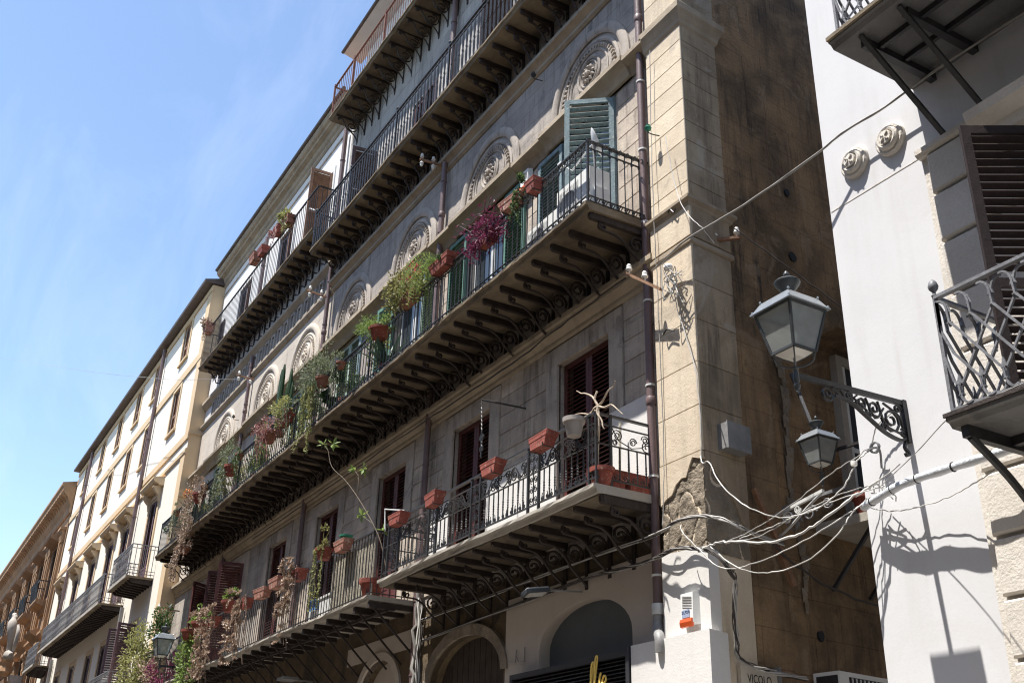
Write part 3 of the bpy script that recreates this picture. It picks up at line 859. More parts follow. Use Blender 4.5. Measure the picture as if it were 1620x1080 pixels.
# ---------------------------------------------------------------- balconies of the old building
def slab(name, x0, x1, yf, zb, t, mat, lip=.03):
    yb = YW
    prof = [(yf,zb+t*.45),(yf-lip,zb+t*.6),(yf-lip,zb+t),(yb,zb+t),(yb,zb),(yf+.02,zb)]
    n = max(2, int((x1-x0)/.16)); m = MB(); k = len(prof)
    for i in range(n+1):
        x = x0+(x1-x0)*i/n; sag = .012*math.sin(i*.21+zb)
        for q, (y, z) in enumerate(prof):
            j = (random.uniform(-.007,.007) if q in (0,1,2,5) else 0)
            if q in (0,1,5) and random.random() < .06: j = random.uniform(.01,.03)
            m.v.append((x, y+j, z+sag+(random.uniform(-.005,.005) if q in (0,1,5) else 0)))
    for i in range(n):
        for q in range(k): m.f.append((i*k+q, i*k+(q+1) % k, (i+1)*k+(q+1) % k, (i+1)*k+q))
    m.f.append(tuple(range(k-1,-1,-1))); m.f.append(tuple(n*k+q for q in range(k)))
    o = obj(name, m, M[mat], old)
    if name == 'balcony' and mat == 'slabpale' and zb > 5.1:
        obj('soffit', MB().box(x0+.03, x1-.03, yf+.06, yb-.01, zb-.018, zb-.013), M['soffit'], o)  # added dark plate that paints shade and grime under the pale slab
    return o
def vary(o):
    o.scale = (random.uniform(.85,1.15), random.uniform(.97,1.0), random.uniform(.88,1.10))
    o.rotation_euler = (rad(random.uniform(-1,1)), 0, rad(random.uniform(-2,2)))
    return o
def corbel(depth, drop, w=.058, scroll=True):
    """beam carrying the slab with an iron scroll corbel below; origin on the wall under the slab"""
    m = MB()
    m.box(-w/2, w/2, -depth+.03, .02, -.095, 0)
    m.prism_x(-w/2+.004, w/2-.004, [(-depth,-.075),(-depth+.03,-.10),(-depth+.03,-.006),(-depth,-.012)])
    b = [(-depth+.16,-.115),(-depth+.17,-.20),(-depth*.58,-.22),(-depth*.42,-.30),(-depth*.30,-.42),(-.14,-.52),(-.05,-drop+.04),(-.012,-drop)]
    m.ribbon([tuple(p)[1:] for p in catmull([(0,*q) for q in b],3)], .04, .018)
    if scroll:
        m.ribbon(spiral(-.21, -.27, .135, .03, -.5, 1.6, 16), .045, .018)
        m.ribbon(spiral(-depth+.22, -.165, .05, .015, 2.2, 1.3, 8), .045, .014)
    m.box(-.03, .03, -.03, .01, -drop-.03, -.11)
    return m
def rails(parent, x0, x1, yf, zb, h, mat, levels, wid=.022, left=True, right=True, top_w=.045):
    """horizontal bars at levels above zb, with returns at the ends"""
    for i, (q, hh) in enumerate(levels):
        w = top_w if q == levels[-1][0] else wid
        m = MB().box(x0, x1, yf-w/2, yf+w/2, zb+q-hh/2, zb+q+hh/2)
        obj('handrail' if q == levels[-1][0] else 'rail_bar', m, M[mat], parent)
        for s, x in ((left, x0), (right, x1)):
            if s: obj('handrail' if q == levels[-1][0] else 'rail_bar', MB().box(x-w/2, x+w/2, yf+w/2+.001, YW, zb+q-hh/2, zb+q+hh/2), M[mat], parent)

# second floor: the long one
ZM = 8.86
x0m, x1m, yfm = -31.85, -9.38, 6.42
bm = slab('balcony', x0m-.04, x1m+.04, yfm-.03, ZM, .11, 'slab')
bm['label'] = 'long second floor balcony crowded with plants'
cm_me = corbel(.95, .60).mesh('bracket', M['bracket'])
x = x1m-.02
while x > x0m:
    vary(obj('bracket', cm_me, parent=bm, loc=(x, YW, ZM))); x -= .462
zt = ZM+.11
rails(bm, x0m, x1m, yfm, zt, 1.0, 'iron', [(.05,.014),(.13,.012),(.86,.012),(.97,.022)])
pts = []; x = x1m-.02
while x > x0m: pts.append((x, yfm, zt)); x -= .135
pts += [(x1m, yfm+.118*k, zt) for k in range(1, 8)]
row(bm, 'loop', 'iron', pts, .97, lambda x: x > -20.2)
for x in (x1m, -12.6, -16.4, -20.3, -24.2, -28.0, x0m):
    obj('post', MB().bar((x,yfm,zt-.02),(x,yfm,zt+1.0),.03), M['iron'], bm)

# upper right balcony
ZU = 14.28
x0u, x1u, yfu = -21.6, -9.4, 6.73
bu = slab('balcony', x0u-.03, x1u+.03, yfu-.03, ZU, .10, 'slab')
bu['label'] = 'upper balcony with dense wrought iron scroll balusters'
cu_me = corbel(.66, .55).mesh('bracket', M['bracket'])
x = x1u-.05
while x > x0u: vary(obj('bracket', cu_me, parent=bu, loc=(x, YW, ZU))); x -= .476
zt = ZU+.10
rails(bu, x0u, x1u, yfu, zt, 1.1, 'iron', [(.05,.016),(.98,.014),(1.08,.024)])
pts = []; x = x1u-.02
while x > x0u: pts.append((x, yfu, zt)); x -= .15
pts += [(x0u, yfu+.125*k, zt) for k in range(1, 6)]
row(bu, 'double', 'iron', pts, 1.08, lambda x: -17.5 < x < -12.2)
for x in (x0u, -19.4, -16.9, -14.5, -12.1):
    p = obj('post', MB().bar((x,yfu,zt-.02),(x,yfu,zt+1.12),.034).lathe([(.0,1.12),(.028,1.14),(.035,1.17),(.02,1.20),(.0,1.21)], 8, (x,yfu,zt)), M['iron'], bu)

# upper left balcony
ZL = 15.10
x0l, x1l, yfl = -32.05, -21.9, 6.80
bl = slab('balcony', x0l-.03, x1l+.03, yfl-.03, ZL, .10, 'slab')
bl['label'] = 'upper balcony at the far end with plain bars'
cl_me = corbel(.60, .55).mesh('bracket', M['bracket'])
x = x1l-.05
while x > x0l: vary(obj('bracket', cl_me, parent=bl, loc=(x, YW, ZL))); x -= .482
zt = ZL+.10
rails(bl, x0l, x1l, yfl, zt, 1.3, 'iron', [(.06,.016),(1.26,.024)])
pts = []; x = x1l-.02
while x > x0l: pts.append((x, yfl, zt)); x -= .15
pts += [(xx, yfl+.115*k, zt) for k in range(1, 6) for xx in (x0l, x1l)]
row(bl, 'plain', 'iron', pts, 1.26, lambda x: False)

# top balcony
ZP = 18.14
x0p, x1p, yfp = -21.4, -9.2, 6.75
bp_ = slab('balcony', x0p-.03, x1p+.03, yfp-.03, ZP, .09, 'slab')
bp_['label'] = 'rusty railed top floor balcony on scroll brackets'
sb = MB()
sb.box(-.02, .02, -.64, 0, -.035, 0)
sb.box(-.02, .02, -.03, 0, -.72, -.035)
sb.ribbon(spiral(-.20, -.24, .17, .03, math.pi*.5, -1.75, 20), .03, .018)
sb.ribbon([tuple(p)[1:] for p in catmull([(0,-.58,-.10),(0,-.50,-.06),(0,-.42,-.16),(0,-.34,-.32),(0,-.18,-.42),(0,-.06,-.55),(0,-.015,-.70)],4)], .03, .018)
sb.ribbon(spiral(-.56, -.11, .055, .015, 0, 1.4, 9), .03, .014)
sb_me = sb.mesh('bracket', M['bracket'])
x = x1p-.05
while x > x0p-.01: vary(obj('bracket', sb_me, parent=bp_, loc=(x, YW, ZP))); x -= .455
zt = ZP+.09
rails(bp_, x0p, x1p, yfp, zt, 1.0, 'rust', [(.06,.016),(.97,.024)])
pts = []; x = x1p
while x > x0p: pts.append((x, yfp, zt)); x -= .135
row(bp_, 'plain', 'rust', pts, .97, lambda x: -21.5 < x < -15.9)
for x in (x0p, -20.1, -18.2, -16.3): obj('post', MB().bar((x,yfp,zt-.02),(x,yfp,zt+1.05),.045), M['rust'], bp_)

# first floor, right: ornate wrought iron
ZR = 5.17
x0r, x1r, yfr = -15.24, -9.36, 6.50
br = slab('balcony', x0r-.03, x1r+.03, yfr-.03, ZR, .10, 'slabpale')
br['label'] = 'ornate first floor balcony with wrought iron scroll railing'
cr_me = corbel(.88, .62, .065).mesh('bracket', M['bracket'])
x = x1r-.02
while x > x0r: vary(obj('bracket', cr_me, parent=br, loc=(x, YW, ZR))); x -= .492
zt = ZR+.10
rails(br, x0r, x1r, yfr, zt, .86, 'iron', [(.09,.018),(.50,.014),(.74,.014),(.86,.022)], .02)
posts = [x1r, x1r-.14, -10.6, -10.85, -12.1, -12.35, -13.4, -13.65, -14.7, -15.08, x0r]
for x in posts: obj('post', MB().bar((x,yfr,zt-.02),(x,yfr,zt+.88),.03), M['iron'], br)
for y in (yfr+.2, 7.34): obj('post', MB().bar((x1r,y,zt-.02),(x1r,y,zt+.88),.03), M['iron'], br)
pts = []
for a, b in ((-10.6,x1r-.14),(-12.1,-10.85),(-13.4,-12.35),(-14.7,-13.65)):
    n = max(2, round((b-a)/.125))
    pts += [(a+(b-a)*k/n, yfr, zt+.09) for k in range(1, n)]
pts += [(x1r, yfr+.2+.125*k, zt+.09) for k in range(1, 5)]
row(br, 'twist', 'iron', pts, .41, lambda x: True)
# scrollwork: one crest per bay along the bottom, S scrolls above the middle bar
def scroll_row(m, a, b, z, plane_y, size, step):
    n = max(1, int((b-a)/step))
    for k in range(n):
        x = a+(k+.5)*(b-a)/n
        s = 1 if k % 2 else -1
        m.ribbon([(u, v) for u, v in spiral(x, z+size, size, size*.22, -math.pi/2, 1.35*s, 10)], .010, .009, 'xz', (0,plane_y,0))
        m.ribbon([(x, z), (x+.012*s, z+size*2.2), (x, z+size*3.0)], .008, .008, 'xz', (0,plane_y,0))
for a, b in ((-10.6,x1r-.14),(-12.1,-10.85),(-13.4,-12.35),(-14.7,-13.65)):
    m = MB(); scroll_row(m, a+.04, b-.04, zt+.095, yfr, .034, .10)
    obj('scroll_crest', m, M['iron'], br, kind='stuff')
    m = MB(); w = b-a; c = (a+b)/2
    sm = lambda q: [(v.x, v.z) for v in catmull([(u, 0, z) for u, z in q], 4)]
    for s in (-1, 1):
        for fx, z, r, a0, tn in ((.40,.655,.075,-1.57,1.7),(.22,.60,.085,1.57,1.7),(.08,.66,.06,-1.57,1.6),(.32,.56,.045,0,-1.5),(.12,.55,.04,1.57,-1.5),(.45,.56,.045,1.57,1.5)):
            m.ribbon(spiral(c+s*w*fx, zt+z, r, r*.18, a0 if s > 0 else math.pi-a0, s*tn, 15), .013, .012, 'xz', (0,yfr,0))
        m.ribbon(sm([(c+s*w*.48,zt+.72),(c+s*w*.36,zt+.54),(c+s*w*.22,zt+.71),(c+s*w*.08,zt+.56),(c,zt+.52)]), .012, .012, 'xz', (0,yfr,0))
        m.ribbon(sm([(c+s*w*.49,zt+.52),(c+s*w*.30,zt+.55),(c+s*w*.12,zt+.70),(c,zt+.66)]), .012, .010, 'xz', (0,yfr,0))
    obj('scroll_panel', m, M['iron'], br, kind='stuff')
for a, b in ((-10.85,-10.6),(-12.35,-12.1),(-13.65,-13.4),(-15.08,-14.7),(x1r-.14,x1r)):
    m = MB(); c = (a+b)/2; w = (b-a)*.2
    for k in range(5):
        z = zt+.16+k*.13
        for s in (-1, 1):
            m.ribbon(spiral(c+s*w*.95, z, w*.95, w*.2, math.pi/2*(1 if k % 2 else -1), s*1.4, 9), .010, .009, 'xz', (0,yfr,0))
    m.ribbon([(c, zt+.1), (c, zt+.74)], .012, .010, 'xz', (0,yfr,0))
    obj('scroll_column', m, M['iron'], br, kind='stuff')
m = MB()
for k, (y, z, r) in enumerate(((6.80,.64,.075),(7.02,.60,.055),(7.20,.66,.06),(7.22,.57,.09),(6.76,.55,.04))):
    m.ribbon(spiral(y, zt+z, r, .015, 0 if k % 2 else math.pi, 1.7 if k % 2 else -1.7, 16), .011, .010, 'yz', (x1r,0,0))
m.ribbon([(6.72,zt+.72),(6.82,zt+.58),(7.0,zt+.52),(7.15,zt+.56),(7.3,zt+.70)], .010, .009, 'yz', (x1r,0,0))
obj('scroll_panel', m, M['iron'], br, kind='stuff')
m = MB()
for k in range(5):
    m.ribbon(spiral(6.78+k*.12, zt+.135, .036, .008, -math.pi/2, 1.4*(1 if k % 2 else -1), 9), .010, .009, 'yz', (x1r,0,0))
obj('scroll_crest', m, M['iron'], br, kind='stuff')

# first floor, left: plain bars on slanting struts
ZQ = 5.02
x0q, x1q, yfq = -31.9, -15.66, 6.50
bq = slab('balcony', x0q, x1q+.02, yfq-.03, ZQ, .08, 'slabpale', .02)
bq['label'] = 'plain barred first floor balcony on slanting iron struts'
beam = MB().box(-.03, .03, -.90, -.02, -.075, 0).box(-.05, .05, -.90, -.45, -.10, -.076)
beam_me = beam.mesh('beam', M['bracket'])
strut_me = MB().bar((0,-.80,-.09),(0,.01,-.82),.022,.03).mesh('strut', M['bracket'])
x = x1q-.03
while x > x0q:
    obj('beam', beam_me, parent=bq, loc=(x, YW, ZQ-.002))
    obj('strut', strut_me, parent=bq, loc=(x, YW, ZQ-.002)); x -= .59
obj('tie_bar', MB().box(x0q, x1q, 6.78, 6.83, ZQ-.13, ZQ-.08), M['bracket'], bq)
zt = ZQ+.08
rails(bq, x0q, x1q, yfq, zt, 1.05, 'iron', [(.05,.014),(1.04,.024)])
pts = []; x = x1q-.02
while x > x0q: pts.append((x, yfq, zt)); x -= .125
pts += [(x1q, yfq+.11*k, zt) for k in range(1, 8)]
row(bq, 'plain', 'iron', pts, 1.04, lambda x: x > -22.3)

# ---------------------------------------------------------------- shutters of the old building
for i, c in enumerate(FD):
    near = i < 2
    obj('door_backing', MB().box(c-W1, c+W1, YW+.24, YW+.27, 5.14, 7.78), M['dark'], old)
    zb_ = 5.29 if c > -15.4 else 5.15
    h = 7.77-zb_
    if i in (0, 1, 2, 3, 4):
        shutter(old, (c-W1+.01, YW+.10, zb_), .612, h, 0, 'maroon', near, .50)
        shutter(old, (c+W1-.01, YW+.10, zb_), .612, h, 180, 'maroon', near, .50)
    else:
        shutter(old, (c+W1-.01, YW-.02, 5.15), .612, h, 90+180+(-12 if i == 5 else 35), 'maroon', False, .50)
        shutter(old, (c-W1+.01, YW+.05, 5.15), .612, h, 0 if i == 6 else -100, 'maroon', False, .50)
        obj('door', MB().box(c-W1, c+W1, YW+.18, YW+.2, 5.14, 7.78), M['pane'], old)
        fr = MB()
        for xx in (c-W1+.04, c, c+W1-.04): fr.box(xx-.04, xx+.04, YW+.14, YW+.178, 5.14, 7.76)
        obj('door_frame', fr, M['whitegrey'], old)
H2 = 2.52
for i, c in enumerate(FR):
    mat = 'teal' if i == 0 else 'green' if i == 1 else 'palegreen'
    obj('door_backing', MB().box(c-W2, c+W2, YW+.24, YW+.27, 9.02, 11.56), M['dark'], old)
    if i < 3:
        fr = MB()
        for xx in (c-W2+.04, c-.03, c+.03, c+W2-.04): fr.box(xx-.035, xx+.035, YW+.12, YW+.16, 9.02, 11.55)
        fr.box(c-W2, c+W2, YW+.121, YW+.159, 11.48, 11.558)
        obj('door_frame', fr, M['teal' if i == 0 else 'whitegrey'], old)
        obj('door_pane', MB().box(c-W2+.07, c+W2-.07, YW+.135, YW+.145, 9.02, 11.48), M['pane'], old)
        obj('door_jamb', MB().box(c+W2-.05, c+W2+.01, YW-.03, YW+.10, 9.02, 11.557), M['teal' if i == 0 else 'green'], old)
    if i == 0:
        shutter(old, (c+W2, YW-.03, 9.0), .72, H2, 231, 'teal', True, 0, .10, label='teal shutter leaf swung wide open')
        shutter(old, (c-W2-.02, YW-.045, 9.0), .70, H2, 180, 'teal', True)
    elif i == 1:
        shutter(old, (c+W2+.02, YW-.045, 9.0), .66, H2, 0, 'green', False)
        shutter(old, (c-W2-.02, YW-.045, 9.0), .66, H2, 180, 'green', False)
    elif i == 2:
        shutter(old, (c+W2+.02, YW-.045, 9.0), .66, H2, 0, 'palegreen', False)
        shutter(old, (c-W2-.02, YW-.045, 9.0), .66, H2, 186, 'green', False)
    else:
        shutter(old, (c-W2+.01, YW+.04, 9.03), .645, H2, 0, 'palegreen', False)
        shutter(old, (c+W2-.01, YW+.04, 9.03), .645, H2, 180, 'palegreen', False)
        obj('door_jamb', MB().box(c+W2+.002, c+W2+.14, YW-.04, YW-.002, 9.03, 11.57), M['teal'], old)
for i, c in enumerate(FR[:4]):
    obj('door_backing', MB().box(c-.6, c+.6, YW+.24, YW+.27, 14.42, 16.35), M['dark'], old)
    shutter(old, (c-.59, YW+.05, 14.42), .585, 1.9, 0, 'maroon', False)
    shutter(old, (c+.59, YW-.02, 14.42), .585, 1.9, 262 if i in (1, 3) else 180, 'brown', False)
for i, c in enumerate(FR[4:]):
    obj('door_backing', MB().box(c-.6, c+.6, YW+.24, YW+.27, 15.22, 17.55), M['dark'], old)
    shutter(old, (c-.59, YW+.05, 15.22), .585, 2.25, 0, 'brown', False)
    shutter(old, (c+.59, YW-.03 if i == 0 else YW+.05, 15.22), .585, 2.25, 268 if i == 0 else 180, 'tan', False)
    sr = MB().box(c-.72, c-.6, YW-.03, YW+.01, 15.22, 17.67).box(c+.6, c+.72, YW-.03, YW+.01, 15.22, 17.67).box(c-.6, c+.6, YW-.031, YW+.01, 17.551, 17.67)
    obj('door_surround', sr, M['render'], old)
shutter(old, (-32.75, YW-.03, 15.22), .5, 2.0, 0, 'brown', False)
print('blocks', nblk, 'balusters', BAL[0], 'slats', SLATS[0])

# ---------------------------------------------------------------- cream building next along the street
YC = 7.0
crm = thing('cream_building', 'cream and white rendered building with small attic windows and hooded balcony doors', 'building', (-45, YC, 0))
CX0, CX1, CZ = -57.8, -33.02, 18.75
cols_ = [-35.95,-40.35,-43.6,-47.3,-51.0,-55.1]
cop = [(c-.48, c+.48, 17.0, 18.45) for c in cols_] + [(c-.48, c+.48, 14.25, 15.85) for c in cols_]
cop += [(c-.62, c+.62, 9.05, 11.95) for c in [-36.6,-40.9,-43.7,-47.3,-51.1,-54.9]]
low = [-36.7,-41.2,-44.0,-47.6,-51.2,-54.8]
cop += [(c-.6, c+.6, 5.2, 7.75) for c in low] + [(c-.9, c+.9, .15, 3.2) for c in low]
obj('wall', wall_open(CX0, CX1, 0, CZ, YC, cop, .22), M['cream'], crm)
obj('flank_wall', MB().quad((CX1,YC,0),(CX1,20,0),(CX1,20,CZ),(CX1,YC,CZ)), M['ochre'], crm)
obj('flank_wall', MB().quad((CX0,20,0),(CX0,YC,0),(CX0,YC,CZ),(CX0,20,CZ)), M['cream'], crm)
obj('core', MB().box(CX0+.02, CX1-.02, YC+.24, 20, 0, CZ), M['dark'], crm)
obj('eave', MB().prism_x(CX0-.1, CX1+.06, [(YC-.32,CZ+.04),(YC-.34,CZ+.12),(YC+3,CZ+1.1),(YC+3,CZ+.02)]), M['gutter'], crm)
for z0, z1 in ((16.0,16.30),(13.15,13.40),(18.5,18.72)): obj('wall_band', MB().box(CX0, CX1+.03, YC-.05, YC-.002, z0, z1), M['ochre'], crm)
obj('wall_band', mould(CX0, CX1+.03, YC, [(.02,12.6),(.06,12.66),(.06,12.78),(.02,12.82)]), M['ochre'], crm)
obj('quoin_strip', MB().box(CX1-.55, CX1+.012, YC-.035, YC-.003, 0, 12.58), M['ochre'], crm)
obj('quoin_strip', MB().box(CX1-.5, CX1+.012, YC-.035, YC-.003, 13.42, 18.48), M['ochre'], crm)
for z in (13.3, 11.2, 16.2): obj('flank_band', MB().box(CX1+.001, CX1+.05, YC-.04, YC+.4, z, z+.16), M['ochre'], crm)
def small_window(parent, c, z0, z1, y, mat, hw=.48):
    w = obj('window', MB().box(c-hw, c+hw, y+.17, y+.2, z0, z1), M['dark'], parent)
    f = MB()
    f.box(c-hw-.13, c-hw, y-.035, y+.02, z0-.02, z1+.13).box(c+hw, c+hw+.13, y-.035, y+.02, z0-.02, z1+.13).box(c-hw, c+hw, y-.034, y+.02, z1+.001, z1+.13)
    obj('frame', f, M['ochre'], w)
    obj('sill', MB().box(c-hw-.16, c+hw+.16, y-.08, y+.02, z0-.10, z0-.021), M['ochre'], w)
    w2 = hw-.01
    shutter(parent, (c-hw+.005, y+.06, z0), w2, z1-z0, 0, mat, False, 0, .075)
    shutter(parent, (c+hw-.005, y+.06, z0), w2, z1-z0, 180, mat, False, 0, .075)
for c in cols_:
    small_window(crm, c, 17.0, 18.45, YC, 'tan')
    small_window(crm, c, 14.25, 15.85, YC, 'tan')
cons = MB().prism_x(-.09, .09, [(0,-.55),(-.06,-.5),(-.10,-.3),(-.22,-.18),(-.30,-.04),(-.30,0),(0,0)])
cons_me = cons.mesh('console', M['ochre'])
for c in [-36.6,-40.9,-43.7,-47.3,-51.1,-54.9]:
    d = obj('door_backing', MB().box(c-.62, c+.62, YC+.17, YC+.2, 9.05, 11.95), M['dark'], crm)
    shutter(crm, (c-.615, YC+.05, 9.05), .61, 2.9, 0, 'purple', False, .6, .075)
    shutter(crm, (c+.615, YC+.05, 9.05), .61, 2.9, 180, 'purple', False, .6, .075)
    sr = MB().box(c-.80, c-.62, YC-.04, YC+.02, 9.05, 12.0).box(c+.62, c+.80, YC-.04, YC+.02, 9.05, 12.0).box(c-.8, c+.8, YC-.041, YC+.02, 12.001, 12.12)
    obj('door_surround', sr, M['ochre'], crm)
    h = obj('door_hood', mould(c-.98, c+.98, YC, [(.16,12.25),(.20,12.30),(.32,12.34),(.38,12.44),(.38,12.50),(.0,12.56)]), M['ochre'], crm)
    for s in (-.72, .72): obj('console', cons_me, parent=h, loc=(c+s, YC, 12.25))
for c in low:
    obj('door_backing', MB().box(c-.6, c+.6, YC+.17, YC+.2, 5.2, 7.75), M['dark'], crm)
    shutter(crm, (c-.59, YC+.05 if c < -38 else YC-.03, 5.2), .585, 2.5, 0 if c < -38 else 262, 'purple', False, .5, .075)
    shutter(crm, (c+.59, YC+.05 if c < -38 else YC-.03, 5.2), .585, 2.5, 180 if c < -38 else 285, 'purple', False, .5, .075)
    sr = MB().box(c-.76, c-.6, YC-.03, YC+.02, 5.2, 7.9).box(c+.6, c+.76, YC-.03, YC+.02, 5.2, 7.9).box(c-.6, c+.6, YC-.031, YC+.02, 7.751, 7.9)
    obj('door_surround', sr, M['ochre'], crm)
    obj('shop_backing', MB().box(c-.9, c+.9, YC+.18, YC+.2, .15, 3.2), M['dark'], crm)
tooth = MB().prism_x(-.05, .05, [(-.70,0),(-.70,-.05),(-.62,-.11),(-.2,-.14),(0,-.16),(0,0)])
tooth_me = tooth.mesh('bracket', M['bracket'])
def cream_balcony(x0, x1, z, label):
    b = obj('balcony', MB().box(x0, x1, 6.17, YC, z, z+.07), M['slab'], crm)
    obj('edge_strip', MB().box(x0-.01, x1+.01, 6.14, 6.168, z+.0, z+.09), M['slabpale'], b)
    b['label'] = label
    x = x1-.1
    while x > x0: obj('bracket', tooth_me, parent=b, loc=(x, YC, z-.002)); x -= .36
    zt = z+.09; m = MB()
    for q, hh in ((.06,.02),(.16,.014),(.86,.014),(.98,.028)):
        obj('rail_bar', MB().box(x0, x1, 6.20-.015, 6.20+.015, zt+q-hh/2, zt+q+hh/2).box(x1-.015, x1+.015, 6.216, YC, zt+q-hh/2, zt+q+hh/2).box(x0-.015, x0+.015, 6.216, YC, zt+q-hh/2, zt+q+hh/2), M['greyiron'], b)
    n = int((x1-x0)/.17)
    for k in range(n+1):
        x = x0+(x1-x0)*k/n
        m.bar((x,6.2,zt),(x,6.2,zt+.97),.018)
        m.ribbon([(x,zt+.16),(x+.05,zt+.34),(x,zt+.51),(x+.05,zt+.68),(x,zt+.86)], .012, .012, 'xz', (0,6.2,0))
        m.ribbon(spiral(x+.06, zt+.92, .035, .01, 0, 1.2, 6), .012, .01, 'xz', (0,6.2,0))
    for k in range(1, 6):
        for xx in (x0, x1): m.bar((xx,6.2+.14*k,zt),(xx,6.2+.14*k,zt+.97),.018)
    obj('balusters', m, M['greyiron'], b, kind='stuff')
    return b
cream_balcony(-37.6, -34.75, 8.88, 'small iron balcony at the near end')
cream_balcony(-52.4, -39.0, 8.72, 'long iron balcony across five doors')
cream_balcony(-56.5, -53.3, 8.3, 'small iron balcony at the far end')
cream_balcony(-37.9, -35.0, 5.0, 'low iron balcony half hidden by plants')
cream_balcony(-45.0, -39.6, 4.9, 'low long iron balcony')
for x, z0, z1 in ((-53.75,4,18.7),(-39.3,8.9,18.7),(-38.4,3,8.6),(-53.0,0,8.6)):
    p = obj('drain_pipe', MB().tube([(x,YC-.12,z0),(x,YC-.12,z1)], .07, 8), M['pipe' if z1 > 9 else 'pipegrey'], crm, smooth=40)
    for z in range(int(z0)+1, int(z1), 3): obj('clamp', MB().lathe([(.085,-.02),(.085,.02)], 8, (x,YC-.12,z)), M['pipe'], p)

# ---------------------------------------------------------------- orange sandstone palace beyond
YO = 6.95
org = thing('sandstone_palace', 'ornate orange sandstone palace with heavy cornice and stone balconies', 'building', (-72, YO, 0))
OX0, OX1 = -110, -57.9
bays = [-60.3-4.45*i for i in range(10)]
oop = [(c-.75, c+.75, 12.6, 15.2) for c in bays] + [(c-.75, c+.75, 6.6, 10.3) for c in bays] + [(c-.9, c+.9, .2, 4.2) for c in bays]
obj('wall', wall_open(OX0, OX1, 0, 18.1, YO, oop, .35), M['orange'], org)
obj('flank_wall', MB().quad((OX1,YO,0),(OX1,20,0),(OX1,20,18.1),(OX1,YO,18.1)), M['orange'], org)
obj('core', MB().box(OX0, OX1-.02, YO+.36, 20, 0, 18.1), M['dark'], org)
obj('cornice', mould(OX0, OX1+.05, YO, [(.05,16.6),(.10,16.7),(.10,17.0),(.22,17.2),(.30,17.4),(.55,17.65),(.60,17.72),(.60,17.9),(.68,18.0),(.68,18.14),(.0,18.3)]), M['orange'], org)
obj('parapet', MB().box(OX0, OX1+.05, YO+.2, YO+.9, 18.3, 18.8), M['orange'], org)
mod = MB().prism_x(-.13, .13, [(0,-.42),(-.12,-.40),(-.36,-.18),(-.60,-.1),(-.60,0),(0,0)]).mesh('modillion', M['orange'])
x = OX1-.2
while x > -95: obj('modillion', mod, parent=org, loc=(x, YO-.05, 17.62)); x -= .62
pl = MB().box(-.42,.42,-.16,0,0,.5).box(-.32,.32,-.12,0,.5,4.4).box(-.12,.12,-.17,0,.5,4.4)
pl.box(-.36,.36,-.16,0,4.4,4.5).prism_x(-.38,.38,[(0,4.5),(-.14,4.5),(-.2,4.75),(-.16,4.85),(-.28,5.05),(0,5.05)]).box(-.46,.46,-.30,0,5.051,5.2)
pl_me = pl.mesh('pilaster', M['orange'])
ob_me = MB().prism_x(-1.15,1.15,[(0,-.60),(-.12,-.56),(-.22,-.32),(-.60,-.18),(-.64,-.10),(-.64,0),(0,0)]).mesh('balcony', M['orange'])
obr = MB()
for k in range(17): obr.bar((-1.08+.135*k,-.60,0),(-1.08+.135*k,-.72,.95),.03)
obr.box(-1.1,1.1,-.62,-.58,.93,.98)
for s in (-1.1,1.1):
    obr.box(s-.02,s+.02,-.579,0,.93,.98)
    for k in range(1,4): obr.bar((s,-.60+.15*k,0),(s,-.60+.15*k,.95),.025)
obr_me = obr.mesh('railing', M['iron'])
hood = MB().prism_x(-1.1,1.1,[(0,0),(-.2,.05),(-.55,.22),(-.60,.32),(-.2,.5),(0,.52)]).mesh('window_hood', M['orange'])
for i, c in enumerate(bays):
    for dx in (-1.75, 1.75):
        obj('pilaster', pl_me, parent=org, loc=(c+dx, YO, 10.7))
        o = obj('pilaster', pl_me, parent=org, loc=(c+dx, YO, 4.6)); o.scale = (1,1,1.05)
    for z, zz in ((12.3, 15.2), (6.2, 10.3)):
        b = obj('balcony', ob_me, parent=org, loc=(c, YO, z))
        obj('railing', obr_me, parent=b, loc=(c, YO, z+.002))
        obj('window_hood', hood, parent=org, loc=(c, YO, zz+.1))
        w = obj('window', MB().box(c-.75, c+.75, YO+.25, YO+.28, z+.3, zz), M['pane'], org)
        obj('frame', MB().box(c-.95, c-.75, YO-.06, YO+.02, z+.02, zz+.08).box(c+.75, c+.95, YO-.06, YO+.02, z+.02, zz+.08).box(c-.751, c+.751, YO-.06, YO+.02, zz+.001, zz+.08), M['orange'], w)
        shutter(org, (c-.74, YO+.05, z+.3), .73, zz-z-.3, 0, 'brown', False, 0, .1)
        shutter(org, (c+.74, YO+.05, z+.3), .73, zz-z-.3, 180, 'brown', False, 0, .1)
obj('string_course', mould(OX0, OX1, YO, [(.05,10.25),(.15,10.35),(.25,10.5),(.25,10.62),(.0,10.7)]), M['orange'], org)
